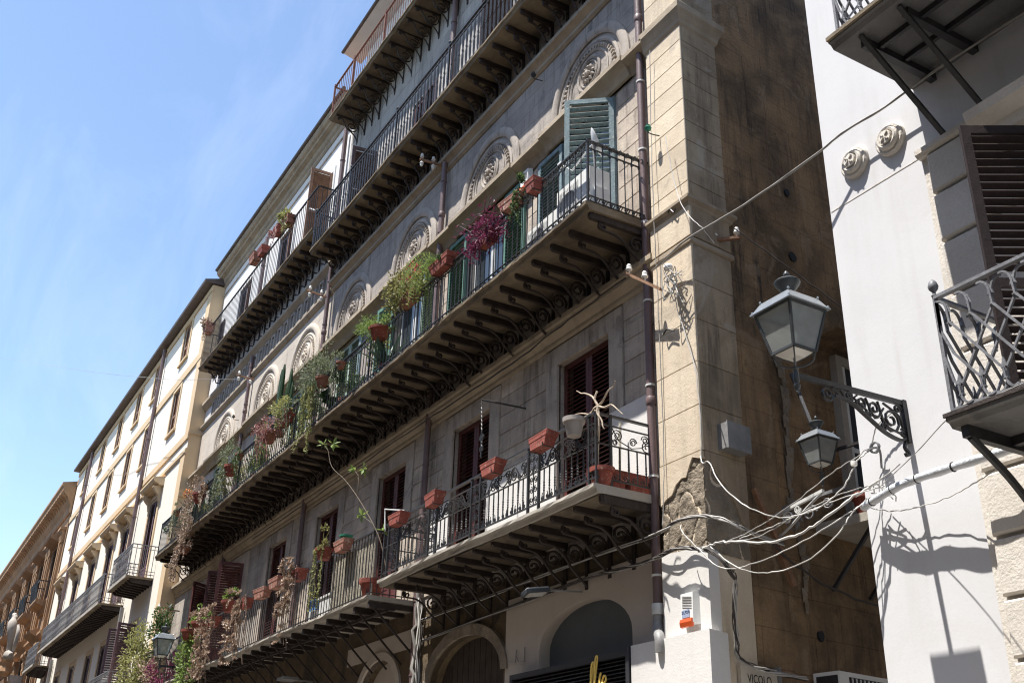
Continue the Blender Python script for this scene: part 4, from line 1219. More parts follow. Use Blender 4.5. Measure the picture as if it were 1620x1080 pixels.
# pale carved heads over two of the lower windows
for i, (c, z) in enumerate(((-62.5, 8.1), (-66.9, 8.0))):
    m = MB().prism_x(-.5,.5,[(0,0),(-.35,.0),(-.75,.55),(-.78,.75),(0,.78)])
    o = obj('carved_block', m, M['palestone'], org, (c, YO, z))
fg = thing('stone_figure', 'pale carved stone eagle figure perched on the orange palace wall', 'sculpture', (-62.398, 5.900, 11.016))
bp0 = catmull([(-.05,.0,.85),(.12,-.1,.62),(.32,-.12,.25),(.30,-.05,-.25),(.10,.0,-.75),(-.02,.05,-1.2)],5)
b = MB().tube(bp0, [.10,.13,.15,.15,.14,.15,.18,.21,.23,.24,.24,.24,.23,.22,.20,.19,.17,.16,.15,.15,.14,.14,.15,.16,.17,.18][:len(bp0)], 10)
obj('body', b, M['palestone'], fg, WL[fg], smooth=60)
obj('head', MB().tube([(-.02,-.02,.84),(-.14,-.08,.90),(-.26,-.12,.84)], [.13,.15,.06], 9), M['palestone'], fg, WL[fg], smooth=60)
obj('wing', MB().tube(catmull([(.42,.15,.35),(.62,.2,-.05),(.55,.2,-.6),(.25,.2,-1.1)],5), [.05+.07*math.sin(math.pi*(i+1)/18) for i in range(16)], 8), M['palestone'], fg, WL[fg], smooth=60)
obj('base', MB().tube([(-.25,0,-1.25),(.35,0,-1.2),(.7,.1,-1.25)], [.18,.26,.14], 9), M['palestone'], fg, WL[fg], smooth=60)
obj('pedestal', MB().lathe([(.25,-2.2),(.4,-2.0),(.3,-1.7),(.36,-1.55)], 10), M['orange'], fg, WL[fg])

# ---------------------------------------------------------------- white building on the near side of the alley
wht = thing('white_building', 'white rendered corner house with pale stone door surround and two iron balconies', 'building', (-2, YW, 0))
RX0, RX1 = -6.39, 8.0
DX0 = -3.83
wop = [(DX0, DX0+1.9, 4.46, 7.08), (DX0, DX0+1.9, .1, 3.3), (DX0-.1, DX0+1.9, 8.45, 11.6)]
obj('wall', wall_open(RX0, RX1, 0, 15, YW, wop, .3), M['white'], wht)
obj('flank_wall', MB().quad((RX0,20,0),(RX0,YW,0),(RX0+.0,YW,15),(RX0,20,15)), M['render'], wht)
obj('core', MB().box(RX0+.02, RX1, YW+.32, 20, 0, 15), M['dark'], wht)
obj('flat_roof', MB().box(RX0, RX1, YW+.02, 20, 15, 15.1), M['roof'], wht)
# groove and rusticated blocks beside the door
rust_p = obj('rusticated_strip', MB().box(-5.22, DX0-.002, YW-.012, YW+.0, 0, 7.54), M['whitestone'], wht)
zj = [2.0,2.47,2.94,3.40,3.87,4.40,4.93,5.48,6.03,6.56,7.07,7.52]
for a, b in zip(zj, zj[1:]):
    obj('stone_block', chamfer_block(1.28, b-a-.03, .06, .03), M['whitestone'], rust_p, (-5.14, YW-.012, a+.015))
obj('string_course', mould(-5.24, DX0+2.2, YW, [(.06,7.52),(.09,7.55),(.09,7.60),(.0,7.63)]), M['whitestone'], wht)
obj('score_line', MB().box(RX0+.01, -5.25, YW-.004, YW-.001, 7.565, 7.575), M['whitestone'], wht)
obj('door_hood', mould(-4.5, DX0+2.4, YW, [(.10,7.10),(.13,7.14),(.22,7.18),(.24,7.28),(.36,7.36),(.38,7.44),(.0,7.50)]), M['whitestone'], wht)
obj('door_backing', MB().box(DX0, DX0+1.9, YW+.24, YW+.27, 4.46, 7.08), M['dark'], wht)
obj('door_backing', MB().box(DX0-.1, DX0+1.9, YW+.24, YW+.27, 8.45, 11.6), M['dark'], wht)
obj('door_backing', MB().box(DX0, DX0+1.9, YW+.24, YW+.27, .1, 3.3), M['dark'], wht)
shutter(wht, (DX0+.0, YW-.02, 4.50), .88, 2.52, 237.5, 'darkbrown', True, 0, .075, label='dark brown shutter leaf standing open')
shutter(wht, (DX0+.95, YW+.05, 4.50), .93, 2.55, 0, 'darkbrown', False, 0, .082)
# two carved rosettes on the wall
for x, z in ((-5.99,7.95),(-5.53,7.95)):
    r = MB().lathe([(.17,0),(.17,.035),(.155,.05),(.13,.05),(.125,.075),(.105,.09),(.085,.085),(.08,.06),(.07,.06),(.068,.105),(.0,.11)], 24, axis='y')
    o = obj('rosette', r, M['whitestone'], wht, (x, YW, z), smooth=30)
    p = MB()
    for k in range(4):
        a = math.pi/4+k*math.pi/2
        p.bar((.012*math.cos(a),-.112,.012*math.sin(a)),(.06*math.cos(a),-.112,.06*math.sin(a)),.02,.012)
    obj('petal', p, M['whitestone'], o, (x, YW, z))
# the two iron balconies
def lattice_railing(b, x0, x1, yf, zt, h):
    for q, w in ((.035,.03),(h,.045)):
        n = 'handrail' if q == h else 'rail_bar'
        obj(n, MB().box(x0, x1, yf-w/2, yf+w/2, zt+q-.013, zt+q+.013), M['greyiron'], b)
        obj(n, MB().box(x0-w/2, x0+w/2, yf+w/2+.001, YW, zt+q-.013, zt+q+.013), M['greyiron'], b)
    p = obj('corner_post', MB().bar((x0,yf,zt-.04),(x0,yf,zt+h+.02),.028), M['greyiron'], b)
    obj('finial', MB().lathe([(.012,h+.0),(.026,h+.02),(.014,h+.035),(.012,h+.05),(.034,h+.075),(.040,h+.10),(.030,h+.135),(.0,h+.165)], 10, (x0,yf,zt)), M['greyiron'], p, smooth=50)
    st = .185; ht = h-.04
    zz = [zt+.05, zt+ht*.27, zt+ht*.73, zt+ht]
    def bars(plane, c0, n, yfix):
        for k in range(n):
            u = c0+k*st
            for s in (-1, 1):
                m = MB()
                path = [(u+s*.01, zz[3]-.02)] if False else []
                # bottom curl, diagonal run, arched top
                a0, a1 = u, u+s*st*2.0
                path = [(a0-s*st*.50, zz[0]+.01), (a0-s*st*.30, zz[0]), (a0-s*st*.10, zz[0]+.03), (a0, zz[0]+.09), (a0+s*st*.03, zz[1]-.04), (a0+s*st*.2, zz[1]), (a1-s*st*.2, zz[2]), (a1-s*st*.03, zz[2]+.05), (a1, zz[3]-.10), (a1+s*st*.10, zz[3]-.04), (a1+s*st*.30, zz[3]-.008), (a1+s*st*.50, zz[3]-.008)]
                path = [(v.x, v.z) for v in catmull([(p_[0], 0, p_[1]) for p_ in path], 2)]
                if plane == 'xz':
                    if min(p[0] for p in path) < x0-.02: 
                        path = [(max(p[0], x0+.012), p[1]) for p in path]
                    m.ribbon(path, .020, .016, 'xz', (0, yfix+s*.010, 0))
                else:
                    path = [(min(max(p[0], yf+.015), YW-.01), p[1]) for p in path]
                    m.ribbon(path, .020, .016, 'yz', (yfix+s*.010, 0, 0))
                obj('lattice_bar', m, M['greyiron'], b)
            # arrow heads
            for zc, up in ((zz[3]-.13, 1), (zz[0]+.16, 1)):
                m = MB(); w = .026
                if plane == 'xz':
                    if u < x0+.02: continue
                    m.prism_y(yfix-.008, yfix+.008, [(u-w,zc),(u,zc+.016),(u+w,zc),(u,zc+.085)]); m.bar((u,yfix,zc-.11),(u,yfix,zc+.02),.014)
                    m.lathe([(.0,-.012),(.024,-.004),(.024,.004),(.0,.012)], 8, (u,yfix,zc-.08))
                else:
                    if not yf+.05 < u < YW-.05: continue
                    m.prism_x(yfix-.008, yfix+.008, [(u-w,zc),(u,zc+.016),(u+w,zc),(u,zc+.085)]); m.bar((yfix,u,zc-.11),(yfix,u,zc+.02),.014)
                obj('arrow_head', m, M['greyiron'], b)
    bars('xz', x0+st*.5, 9, yf)
    bars('yz', yf+st*.5, 5, x0)
def white_balcony(x0, x1, yf, z, t, label, rail):
    b = obj('balcony', MB().prism_x(x0, x1, [(yf,z+t*.5),(yf-.03,z+t*.6),(yf-.03,z+t),(YW,z+t),(YW,z),(yf+.03,z)]), M['concrete'], wht)
    b['label'] = label
    return b
b1 = white_balcony(-4.60, 2.0, 6.30, 4.40, .07, 'lattice railed balcony beside the open brown shutter', 1)
obj('edge_strip', MB().box(-4.61, 2.0, 6.255, 6.27, 4.47, 4.50), M['bracket'], b1)
lattice_railing(b1, -4.56, 1.2, 6.32, 4.49, .96)
for x in (-4.50, -3.55, -2.6):
    obj('beam', MB().box(x-.03, x+.03, 6.33, YW, 4.31, 4.398), M['iron'], b1)
    obj('strut', MB().tube(catmull([(x,6.38,4.32),(x,6.75,4.08),(x,7.05,3.78),(x,7.30,3.40),(x,7.38,3.1)],4), .032, 6), M['iron'], b1)
    obj('scroll', MB().ribbon(spiral(7.12, 4.12, .13, .10, math.pi*.9, -.75, 12), .03, .018, 'yz', (x,0,0)), M['iron'], b1)
obj('beam', MB().box(-4.5, 2, 6.80, 6.86, 4.33, 4.397), M['iron'], b1)
b2 = white_balcony(-5.20, 2.0, 6.30, 8.34, .08, 'upper balcony seen from below on slanting struts', 0)
obj('edge_strip', MB().box(-5.2, 2.0, 6.24, 6.268, 8.40, 8.44), M['slab'], b2)
lattice_railing(b2, -5.12, 1.2, 6.33, 8.45, .96)
for x in (-4.95, -4.48, -3.6, -2.7):
    obj('beam', MB().box(x-.035, x+.035, 6.45, YW-.02, 8.26, 8.338), M['iron'], b2)
for y in (6.62, 6.95): obj('beam', MB().box(-4.9, 2, y-.02, y+.02, 8.28, 8.337), M['iron'], b2)
for x in (-4.92, -4.48): obj('strut', MB().bar((x,6.38,8.33),(x,7.36,7.60),.045,.035), M['iron'], b2)

# ---------------------------------------------------------------- street lamps
def frustum(m, h0, z0, h1, z1):
    m.add([(-h0,-h0,z0),(h0,-h0,z0),(h0,h0,z0),(-h0,h0,z0),(-h1,-h1,z1),(h1,-h1,z1),(h1,h1,z1),(-h1,h1,z1)],
          [(0,1,5,4),(1,2,6,5),(2,3,7,6),(3,0,4,7),(4,5,6,7),(0,3,2,1)])
    return m
def lantern(t, s=1.0):
    """t: Empty at the lantern's bottom centre"""
    c = WL[t]
    def o(name, m, mat, smooth=None):
        x = obj(name, m, M[mat], t, c, smooth=smooth); x.scale = (s*.88,s*.88,s*.95); return x
    H0, H1, Z1 = .145, .235, .40
    r = MB(); frustum(r, .275, .40, .272, .412); frustum(r, .262, .413, .205, .50); frustum(r, .205, .501, .195, .515); frustum(r, .18, .516, .10, .565)
    rf = o('roof', r, 'lamproof')
    f = MB()
    for a in (-1, 1):
        for b in (-1, 1): f.lathe([(.0,0),(.012,.008),(.012,.02),(.0,.032)], 6, (a*.255,b*.255,.412)); f.lathe([(.0,0),(.012,.008),(.012,.02),(.0,.032)], 6, (a*.195,b*.195,.514))
    x = obj('ball_studs', f, M['lamproof'], rf, c, kind='stuff')
    o('chimney', MB().lathe([(.05,.56),(.055,.60),(.10,.66),(.13,.70),(.13,.715),(.115,.73),(.03,.745),(.018,.77),(.03,.785),(.032,.80),(.018,.825),(.0,.845)], 16), 'lampmetal', 40)
    for a, b in ((-1,-1),(1,-1),(1,1),(-1,1)):
        o('frame_bar', MB().bar((a*H0,b*H0,0),(a*H1,b*H1,Z1),.024), 'lampmetal')
    bt, tp = MB(), MB()
    for (a, b), (d, e) in (((-1,-1),(1,-1)),((1,-1),(1,1)),((1,1),(-1,1)),((-1,1),(-1,-1))):
        bt.bar((a*H0,b*H0,.0),(d*H0,e*H0,.0),.024)
        tp.bar((a*H1,b*H1,Z1-.012),(d*H1,e*H1,Z1-.012),.022)
        k0, k1 = H0-.004, H1-.004
        o('glass_pane', MB().quad((a*k0,b*k0,.01),(d*k0,e*k0,.01),(d*k1,e*k1,Z1-.02),(a*k1,b*k1,Z1-.02)), 'lampglass')
    o('bottom_ring', bt, 'lampmetal'); o('top_ring', tp, 'lampmetal')
    o('bulb', MB().lathe([(.0,.02),(.03,.03),(.03,.10),(.05,.16),(.045,.20),(.0,.235)], 10), 'lampwhite', 40)
    o('reflector', MB().add([(-.13,-.13,-.005),(.13,-.13,-.005),(.13,.13,-.005),(-.13,.13,-.005),(-.07,-.07,-.05),(.07,-.07,-.05),(.07,.07,-.05),(-.07,.07,-.05)],
                            [(0,1,5,4),(1,2,6,5),(2,3,7,6),(3,0,4,7),(4,7,6,5)]), 'lampwhite')
    st = MB()
    for a in (-1, 1):
        for b in (-1, 1): st.tube(catmull([(a*.135,b*.135,-.01),(a*.12,b*.12,-.09),(a*.06,b*.06,-.135),(0,0,-.14)],4), .008, 5)
    o('stay', st, 'lampmetal')
    o('stem', MB().lathe([(.012,.0),(.012,-.13),(.035,-.14),(.035,-.155),(.02,-.17),(.028,-.20),(.03,-.27),(.02,-.29),(.034,-.31),(.028,-.345),(.012,-.36),(.018,-.375),(.0,-.395)], 12), 'lampmetal', 40)
l1 = thing('street_lamp', 'large glazed lantern on a scrolled iron arm fixed to the white house', 'street lamp', (-5.83, 6.09, 5.42))
lantern(l1)
ax = -5.83
arm = obj('arm', MB().bar((ax,6.10,5.215),(ax,7.39,5.255),.035,.045).box(ax-.03,ax+.03,7.36,7.40,4.88,5.28), M['iron'], l1)
sc_ = MB()
P3 = lambda q, k=4: [tuple(p)[1:] for p in catmull([(0,*a) for a in q], k)]
sc_.ribbon(P3([(6.52,5.13),(6.70,5.12),(6.90,5.02),(7.10,4.92),(7.28,4.885),(7.36,4.92)]), .035, .022, at=(ax,0,0))
obj('brace', sc_, M['iron'], arm)
sc_ = MB()
for (y, z, r, a, n) in ((6.44,5.13,.075,0,-1.6),(7.20,5.06,.125,math.pi,1.8),(7.00,5.12,.085,0,-1.6),(6.84,5.14,.065,math.pi,1.5),(7.30,5.18,.045,0,1.3),(7.10,4.97,.045,0,1.4),(6.92,5.05,.035,2,1.4),(7.33,4.96,.04,2,-1.4),(6.70,5.17,.035,0,1.4)):
    sc_.ribbon(spiral(y, z, r, r*.18, a, n, 16), .022, .016, at=(ax,0,0))
for q in ([(6.50,5.20),(6.62,5.13),(6.75,5.16),(6.9,5.08)],[(6.9,5.2),(7.0,5.03),(7.12,5.15)],[(7.05,5.2),(7.12,5.0),(7.3,4.95)],[(6.6,5.2),(6.68,5.12),(6.8,5.2)],[(7.12,5.2),(7.3,5.12),(7.34,5.0)]):
    sc_.ribbon(P3(q), .018, .014, at=(ax,0,0))
obj('scrollwork', sc_, M['iron'], arm)
obj('drop_scroll', MB().ribbon(P3([(7.36,4.9),(7.33,4.83),(7.37,4.78),(7.345,4.755),(7.33,4.78)]), .03, .02, at=(ax,0,0)), M['iron'], arm)
l2 = thing('street_lamp', 'smaller lantern hanging in the shadow of the dark alley', 'street lamp', (-7.72, 8.3, 5.40))
lantern(l2, .70)
obj('arm', MB().bar((-7.72,8.3,5.10),(-8.62,8.45,5.06),.035).tube(catmull([(-7.75,8.3,5.08),(-8.05,8.35,4.98),(-8.35,8.4,4.86),(-8.6,8.45,4.80)],4), .014, 6)
    .ribbon(spiral(-8.38,4.97,.08,.02,0,1.6,14), .02, .014, 'xz', (0,8.40,0)).ribbon(spiral(-8.18,5.02,.05,.015,0,-1.6,14), .02, .012, 'xz', (0,8.37,0)), M['whitegrey'], l2)
obj('stay_rod', MB().bar((-8.596, 8.900, 6.923), (-7.816, 8.350, 5.830), .035), M['iron'], l2)
l3 = thing('street_lamp', 'distant lantern among balcony plants near the cream building', 'street lamp', (-27.315, 6.000, 5.561))
lantern(l3, .98)
p = WL[l3]
obj('arm', MB().bar((p.x,p.y,p.z-.25),(p.x,7.35,p.z-.2),.05).tube(catmull([(p.x,p.y+.3,p.z-.28),(p.x,6.9,p.z-.45),(p.x,7.36,p.z-.75)],5), .02, 6), M['iron'], l3)

# ---------------------------------------------------------------- plants
def leaf(m, p, d, l, w, fold=.25):
    d = Vector(d).normalized()
    a, b = m.frame_of(d)
    t = random.uniform(0, 6.283)
    s = a*math.cos(t)+b*math.sin(t)
    n = s.cross(d)
    q = Vector(p)
    m.add([q, q+d*l*.5+s*w*.5+n*w*fold, q+d*l, q+d*l*.5-s*w*.5+n*w*fold], [(0,1,2),(0,2,3)])
def rdir():
    while True:
        v = Vector((random.uniform(-1,1), random.uniform(-1,1), random.uniform(-1,1)))
        if .05 < v.length < 1: return v.normalized()
def bush(m, c, r, n, l, w, up=.4):
    c = Vector(c)
    k = max(3, n//40)
    subs = []
    for _ in range(k):
        v = rdir(); f = random.uniform(.3,.95)
        subs.append((c+Vector((v.x*r[0]*f, v.y*r[1]*f, v.z*r[2]*f)), random.uniform(.22,.42)))
    for _ in range(n):
        sc0, sr = random.choice(subs)
        v = rdir(); f = sr*random.random()**.5
        p = sc0+Vector((v.x*r[0]*f, v.y*r[1]*f, v.z*r[2]*f))
        leaf(m, p, (p-c).normalized()*.6+rdir()*.8+Vector((0,0,up)), l*random.uniform(.6,1.3), w*random.uniform(.7,1.2))
def trail(m, p, length, n, l, w, sway=.05, k=9):
    p = Vector(p); pts = []
    q = p.copy()
    for i in range(k+1):
        pts.append(q.copy())
        q = q+Vector((random.uniform(-sway,sway), random.uniform(-sway,sway)*.6, -length/k))
    m.tube(pts, .005, 3, False)
    for _ in range(n):
        i = random.randrange(k); f = random.random()
        a = pts[i].lerp(pts[i+1], f)
        leaf(m, a, rdir()+Vector((0,-.2,-.5)), l*random.uniform(.6,1.2), w*random.uniform(.7,1.2))
def rosette_at(m, p, r, n=9):
    ax_ = (rdir()+Vector((.3,-1.0,.3))).normalized()
    a, b = m.frame_of(ax_)
    for ring, (k, f, tilt) in enumerate(((n,1,.35),(n-3,.65,.8))):
        for i in range(k):
            t = 6.283*(i+.5*ring)/k
            d = (a*math.cos(t)+b*math.sin(t))+ax_*tilt
            leaf(m, Vector(p)+ax_*.01*ring, d, r*f, r*.42, .15)
def stems(m, c, top_pts, r=.008):
    for t in top_pts:
        mid = Vector(c).lerp(Vector(t), .5)+rdir()*.05
        m.tube(catmull([c, mid, t],3), [r,r*.95,r*.9,r*.8,r*.7,r*.6,r*.5][:7], 4, False)
def trough(Lx=.5, W=.17, H=.16):
    m = MB()
    def ring(f, z): return [(-Lx/2*f,-W/2*f,z),(Lx/2*f,-W/2*f,z),(Lx/2*f,W/2*f,z),(-Lx/2*f,W/2*f,z)]
    rs = [ring(.80,0), ring(.82,.025), ring(.90,H*.62), ring(.97,H*.66), ring(1.02,H*.96), ring(1.06,H), ring(1.06,H+.015), ring(.94,H+.015), ring(.86,H*.6)]
    vs = [p for r in rs for p in r]; fs = []
    for i in range(len(rs)-1):
        for k in range(4):
            k2 = (k+1) % 4
            fs.append((i*4+k, i*4+k2, i*4+4+k2, i*4+4+k))
    fs.append((3,2,1,0)); q = (len(rs)-1)*4; fs.append((q,q+1,q+2,q+3))
    return m.add(vs, fs)
def pot(r=.12, h=.2):
    return MB().lathe([(r*.62,0),(r*.66,.01),(r*.88,h*.72),(r*.90,h*.74),(r*1.04,h*.76),(r*1.06,h),(r*.94,h),(r*.86,h*.8),(r*.02,h*.78)], 16)
def holder(w, d, h, side):
    m = MB()
    for s in (side*w/3,):
        m.ribbon([(d*.5+.05,h+.02),(d*.5+.02,h+.05),(d*.5,h-.02),(d*.5-.01,-.01),(-d*.45,-.012),(-d*.5,.03)], .015, .008, 'yz', (s,0,0))
    return m
_pt = {}
def planter(label, pos, kind='trough', mat='terracotta', size=(.5,.17,.16), rotz=0, tilt=0, hold=True, grp=None, name='planter', cat='planter'):
    t = thing(name, label, cat, pos, grp)
    if kind == 'trough': m = trough(*size)
    else: m = pot(size[0], size[1])
    o = obj('pot', m, M[mat], t, pos, smooth=None if kind == 'trough' else 35)
    o.rotation_euler = (tilt, 0, rotz)
    if kind == 'trough':
        s = obj('soil', MB().box(-size[0]*.44, size[0]*.44, -size[1]*.42, size[1]*.42, size[2]*.6, size[2]*.86), M['soil'], t, pos); s.rotation_euler = (tilt,0,rotz)
        if hold:
            for q in (-1, 1): obj('holder', holder(*size, q), M['iron'], t, pos)
    return t
def add_plant(t, builder, mat, off=(0,0,.14), name='plant'):
    m = MB(); builder(m)
    p = WL[t]
    return obj(name, m, L[mat] if mat in L else M[mat], t, p+Vector(off), kind='stuff')
random.seed(21)
# --- second floor balcony, from the corner outwards
t = planter('small square terracotta pot on the rail nearest the air conditioner', (-10.599, 6.360, 9.800), size=(.24,.2,.17))
add_plant(t, lambda m: bush(m, (-.12,-.02,.06), (.14,.12,.14), 130, .075, .022), 'green')
t = planter('terracotta trough with green trailing plant between the small pot and the purple plant', (-11.228, 6.360, 9.869), size=(.48,.17,.15), mat='fadedpot', rotz=rad(4))
add_plant(t, lambda m: (bush(m, (.22,-.03,.1), (.14,.12,.18), 200, .08, .024), [trail(m, (.24+random.uniform(-.08,.08),-.08,.05), random.uniform(.4,.75), 26, .06, .022) for _ in range(6)]), 'green')
t = planter('trough of bushy purple leaved plant hanging on the balcony rail', (-11.936, 6.360, 9.610), size=(.46,.17,.15))
add_plant(t, lambda m: (bush(m, (0,-.04,.10), (.48,.22,.30), 620, .085, .024, .1), stems(m, (0,0,.0), [(random.uniform(-.55,.55), random.uniform(-.3,.1), random.uniform(-.1,.42)) for _ in range(26)], .006), [leaf(m, (random.uniform(-.6,.6), random.uniform(-.3,.1), random.uniform(-.25,.42)), rdir(), .09, .022) for _ in range(160)], [trail(m, (random.uniform(-.35,.35),-.12,-.02), random.uniform(.15,.40), 14, .07, .028) for _ in range(12)]), 'purple')
t = planter('long terracotta trough with arching fern fronds', (-13.430, 6.360, 9.885), size=(.66,.19,.18))
def fern(m, n=9, l=.55, base=(0,0,0)):
    for i in range(n):
        a = random.uniform(2.6, 5.2); d = Vector((math.cos(a)*.9-.5, math.sin(a)*.5, 0))
        if d.length < .1: d = Vector((-.5,-.4,0))
        d.normalize()
        b = Vector(base)+Vector((random.uniform(-.25,.1),0,0))
        P = catmull([b, b+d*l*.35+Vector((0,0,.16)), b+d*l*.75+Vector((0,0,.06)), b+d*l*1.0+Vector((0,0,-.22)), b+d*l*1.05+Vector((0,0,-.5))], 5)
        m.tube(P, .004, 3, False)
        s = d.cross(Vector((0,0,1)))
        for k in range(2, len(P)-1):
            ww = .085*(1-abs(k-9)/14)
            for q in (-1, 1): leaf(m, P[k], s*q+Vector((0,0,-.2)), ww, .02)
add_plant(t, lambda m: fern(m, 13), 'bright', (-.1,-.03,.15))
add_plant(t, lambda m: bush(m, (.18,-.02,.06), (.16,.1,.1), 60, .09, .03), 'green')
t = planter('trough of olive leaved geraniums with pink flowers', (-14.641, 6.360, 9.795), size=(.62,.18,.17), mat='oldpot')
add_plant(t, lambda m: bush(m, (-.12,-.03,.2), (.80,.30,.45), 1500, .07, .035, .3), 'olive')
add_plant(t, lambda m: bush(m, (.1,-.05,.40), (.35,.2,.10), 90, .05, .05, .3), 'flower', name='flower')
t = planter('round red bowl planter with feathery light green plant', (-15.818, 6.340, 9.621), 'pot', 'terracotta', (.20,.20))
add_plant(t, lambda m: (bush(m, (-.32,-.05,.1), (.45,.25,.35), 900, .08, .016, .2), bush(m, (.25,0,.1), (.25,.2,.15), 150, .07, .016, .2)), 'bright')
t = planter('small pot with cascading grey green foliage trailing below the balcony', (-18.585, 6.340, 9.674), 'pot', 'oldpot', (.15,.20))
add_plant(t, lambda m: (bush(m, (-.35,-.05,.25), (.95,.32,.60), 2200, .07, .02, .2), bush(m, (-.5,-.08,-.2), (.35,.2,.5), 500, .06, .02, -.2)), 'grey')
add_plant(t, lambda m: [trail(m, (random.uniform(-.75,-.25),-.12,.0), random.uniform(.5,1.5), 70, .05, .024) for _ in range(13)], 'yellow')
t = planter('pot of tall columnar cactus on the second floor balcony', (-21.984, 6.600, 9.735), 'pot', 'oldpot', (.2,.26))
def cactus(m):
    for i in range(9):
        x, y = random.uniform(-.45,.45), random.uniform(-.12,.12); h = random.uniform(.9,1.7)
        m.tube(catmull([(x*.4,y,0),(x*.8,y,h*.35),(x,y,h*.7),(x,y,h)],3), [.035,.045,.05,.055,.055,.055,.05,.045,.04,.02], 7)
add_plant(t, cactus, 'dark', (0,0,.1))
t = planter('trough with bushy yellow green shrub beside the cactus', (-20.743, 6.360, 9.562), size=(.6,.18,.17))
add_plant(t, lambda m: bush(m, (-.1,-.03,.25), (.65,.25,.35), 800, .07, .03, .3), 'yellow')
t = planter('round pot overgrown with pinkish succulents on the second floor rail', (-21.743, 6.320, 9.454), 'pot', 'oldpot', (.19,.24))
add_plant(t, lambda m: (bush(m, (-.05,-.08,.2), (.42,.3,.34), 700, .06, .022, .0), [trail(m, (random.uniform(-.3,.3),-.2,.1), random.uniform(.4,.9), 30, .05, .02) for _ in range(8)]), 'pink')
t = planter('red pot under a big dry trailing bush on the far balcony rail', (-24.632, 6.340, 9.484), 'pot', 'terracotta', (.17,.25))
add_plant(t, lambda m: (bush(m, (-.3,-.06,.35), (.8,.3,.55), 1100, .075, .02, .3), [trail(m, (random.uniform(-.9,-.1),-.12,.1), random.uniform(.5,1.2), 46, .055, .02) for _ in range(10)]), 'grey')
t = planter('red pot with dry orange flowered plant at the far end of the rail', (-27.499, 6.340, 9.514), 'pot', 'terracotta', (.18,.25))
add_plant(t, lambda m: (bush(m, (-.4,-.05,.35), (.6,.3,.45), 500, .08, .02, .4), [trail(m, (random.uniform(-.6,.1),-.15,.1), random.uniform(.8,1.8), 50, .07, .03) for _ in range(8)]), 'dry')
add_plant(t, lambda m: bush(m, (-.9,-.08,.25), (.35,.2,.5), 160, .07, .05, .2), 'flowerorange', name='flower')
t = planter('trailing succulent pot hanging below the far balcony edge', (-28.138, 6.320, 8.294), 'pot', 'oldpot', (.16,.18))
add_plant(t, lambda m: (bush(m, (0,0,.3), (.5,.2,.4), 500, .08, .03), [trail(m, (random.uniform(-.3,.3),-.15,.1), random.uniform(.5,1.1), 50, .06, .035) for _ in range(10)]), 'dry')
# --- pots standing on the second floor balcony
def agave(m, n=22, l=.6):
    for i in range(n):
        a = random.uniform(0, 6.283); e = random.uniform(.5,1.35)
        d = Vector((math.cos(a)*math.cos(e), math.sin(a)*math.cos(e), math.sin(e)))
        s = d.cross(Vector((0,0,1))).normalized()*.035
        m.add([(-s)[:], s[:], (d*l*.5+s*1.1)[:], (d*l*.5-s*1.1)[:], (d*l+Vector((0,0,-.05)))[:]], [(0,1,2,3),(3,2,4)])
floor_z = 8.97
fl = [('spiky agave in a pot behind the second floor railing', (-16.011, 6.620, 9.075), lambda m: agave(m, 26, .75), 'agave'),
      ('broad leaved rubber plant in a pot behind the second floor railing', (-18.640, 6.650, 9.090), lambda m: bush(m, (0,0,.45), (.3,.2,.4), 60, .26, .14, .5), 'dark'),
      ('low leafy potted plant behind the far second floor railing', (-20.700, 6.650, 9.137), lambda m: bush(m, (0,0,.35), (.45,.2,.3), 260, .10, .045, .5), 'green'),
      ('bright leafy potted plant behind the bars under the cactus', (-23.442, 6.650, 9.097), lambda m: bush(m, (0,0,.4), (.55,.2,.4), 260, .11, .05, .5), 'bright'),
      ('dark bushy potted plant behind the bars below the dry bush', (-27.087, 6.650, 9.127), lambda m: bush(m, (0,0,.5), (.8,.2,.45), 420, .13, .06, .5), 'dark'),
      ('spreading palm like potted plant at the far end of the balcony', (-28.421, 6.700, 9.047), lambda m: agave(m, 40, 1.0), 'agave'),
      ('grey succulent in a pot beside the rubber plant', (-17.915, 6.600, 9.026), lambda m: bush(m, (0,0,.2), (.3,.15,.16), 200, .07, .03, .4), 'grey')]
for lab, p, bf, lm in fl:
    t = planter(lab, (p[0], p[1], floor_z+.002), 'pot', 'oldpot', (.16,.26), name='potted_plant', cat='plant')
    add_plant(t, bf, lm, (0,0,.22))
ORD = ['first','second','third','fourth','fifth','sixth','seventh','eighth','ninth','tenth','eleventh','twelfth','thirteenth','fourteenth','fifteenth','sixteenth']
TONE = {'grey':'grey green','green':'mid green','olive':'olive','dark':'dark green','yellow':'yellowish','dry':'dried brown'}
random.seed(77)
for k in range(16):
    tone = random.choice(['grey','green','olive','dark','yellow'])
    x = -16.2-k*.98+random.uniform(-.25,.25)
    t = planter(f'loose {TONE[tone]} potted plant, {ORD[k]} from the fern behind the long rail', (x, 6.62+random.uniform(-.04,.12), floor_z+.002), 'pot', 'oldpot', (.13,.20), name='potted_plant', cat='plant', grp='plants crowded behind the second floor railing')
    h = random.uniform(.45,1.0)
    add_plant(t, lambda m: (stems(m, (0,0,0), [(random.uniform(-.35,.35), random.uniform(-.15,.1), h*random.uniform(.5,1.15)) for _ in range(7)], .006), bush(m, (0,-.04,h*.6), (.45,.2,h*.5), 240, .075, .028, .3)), tone, (0,0,.16))
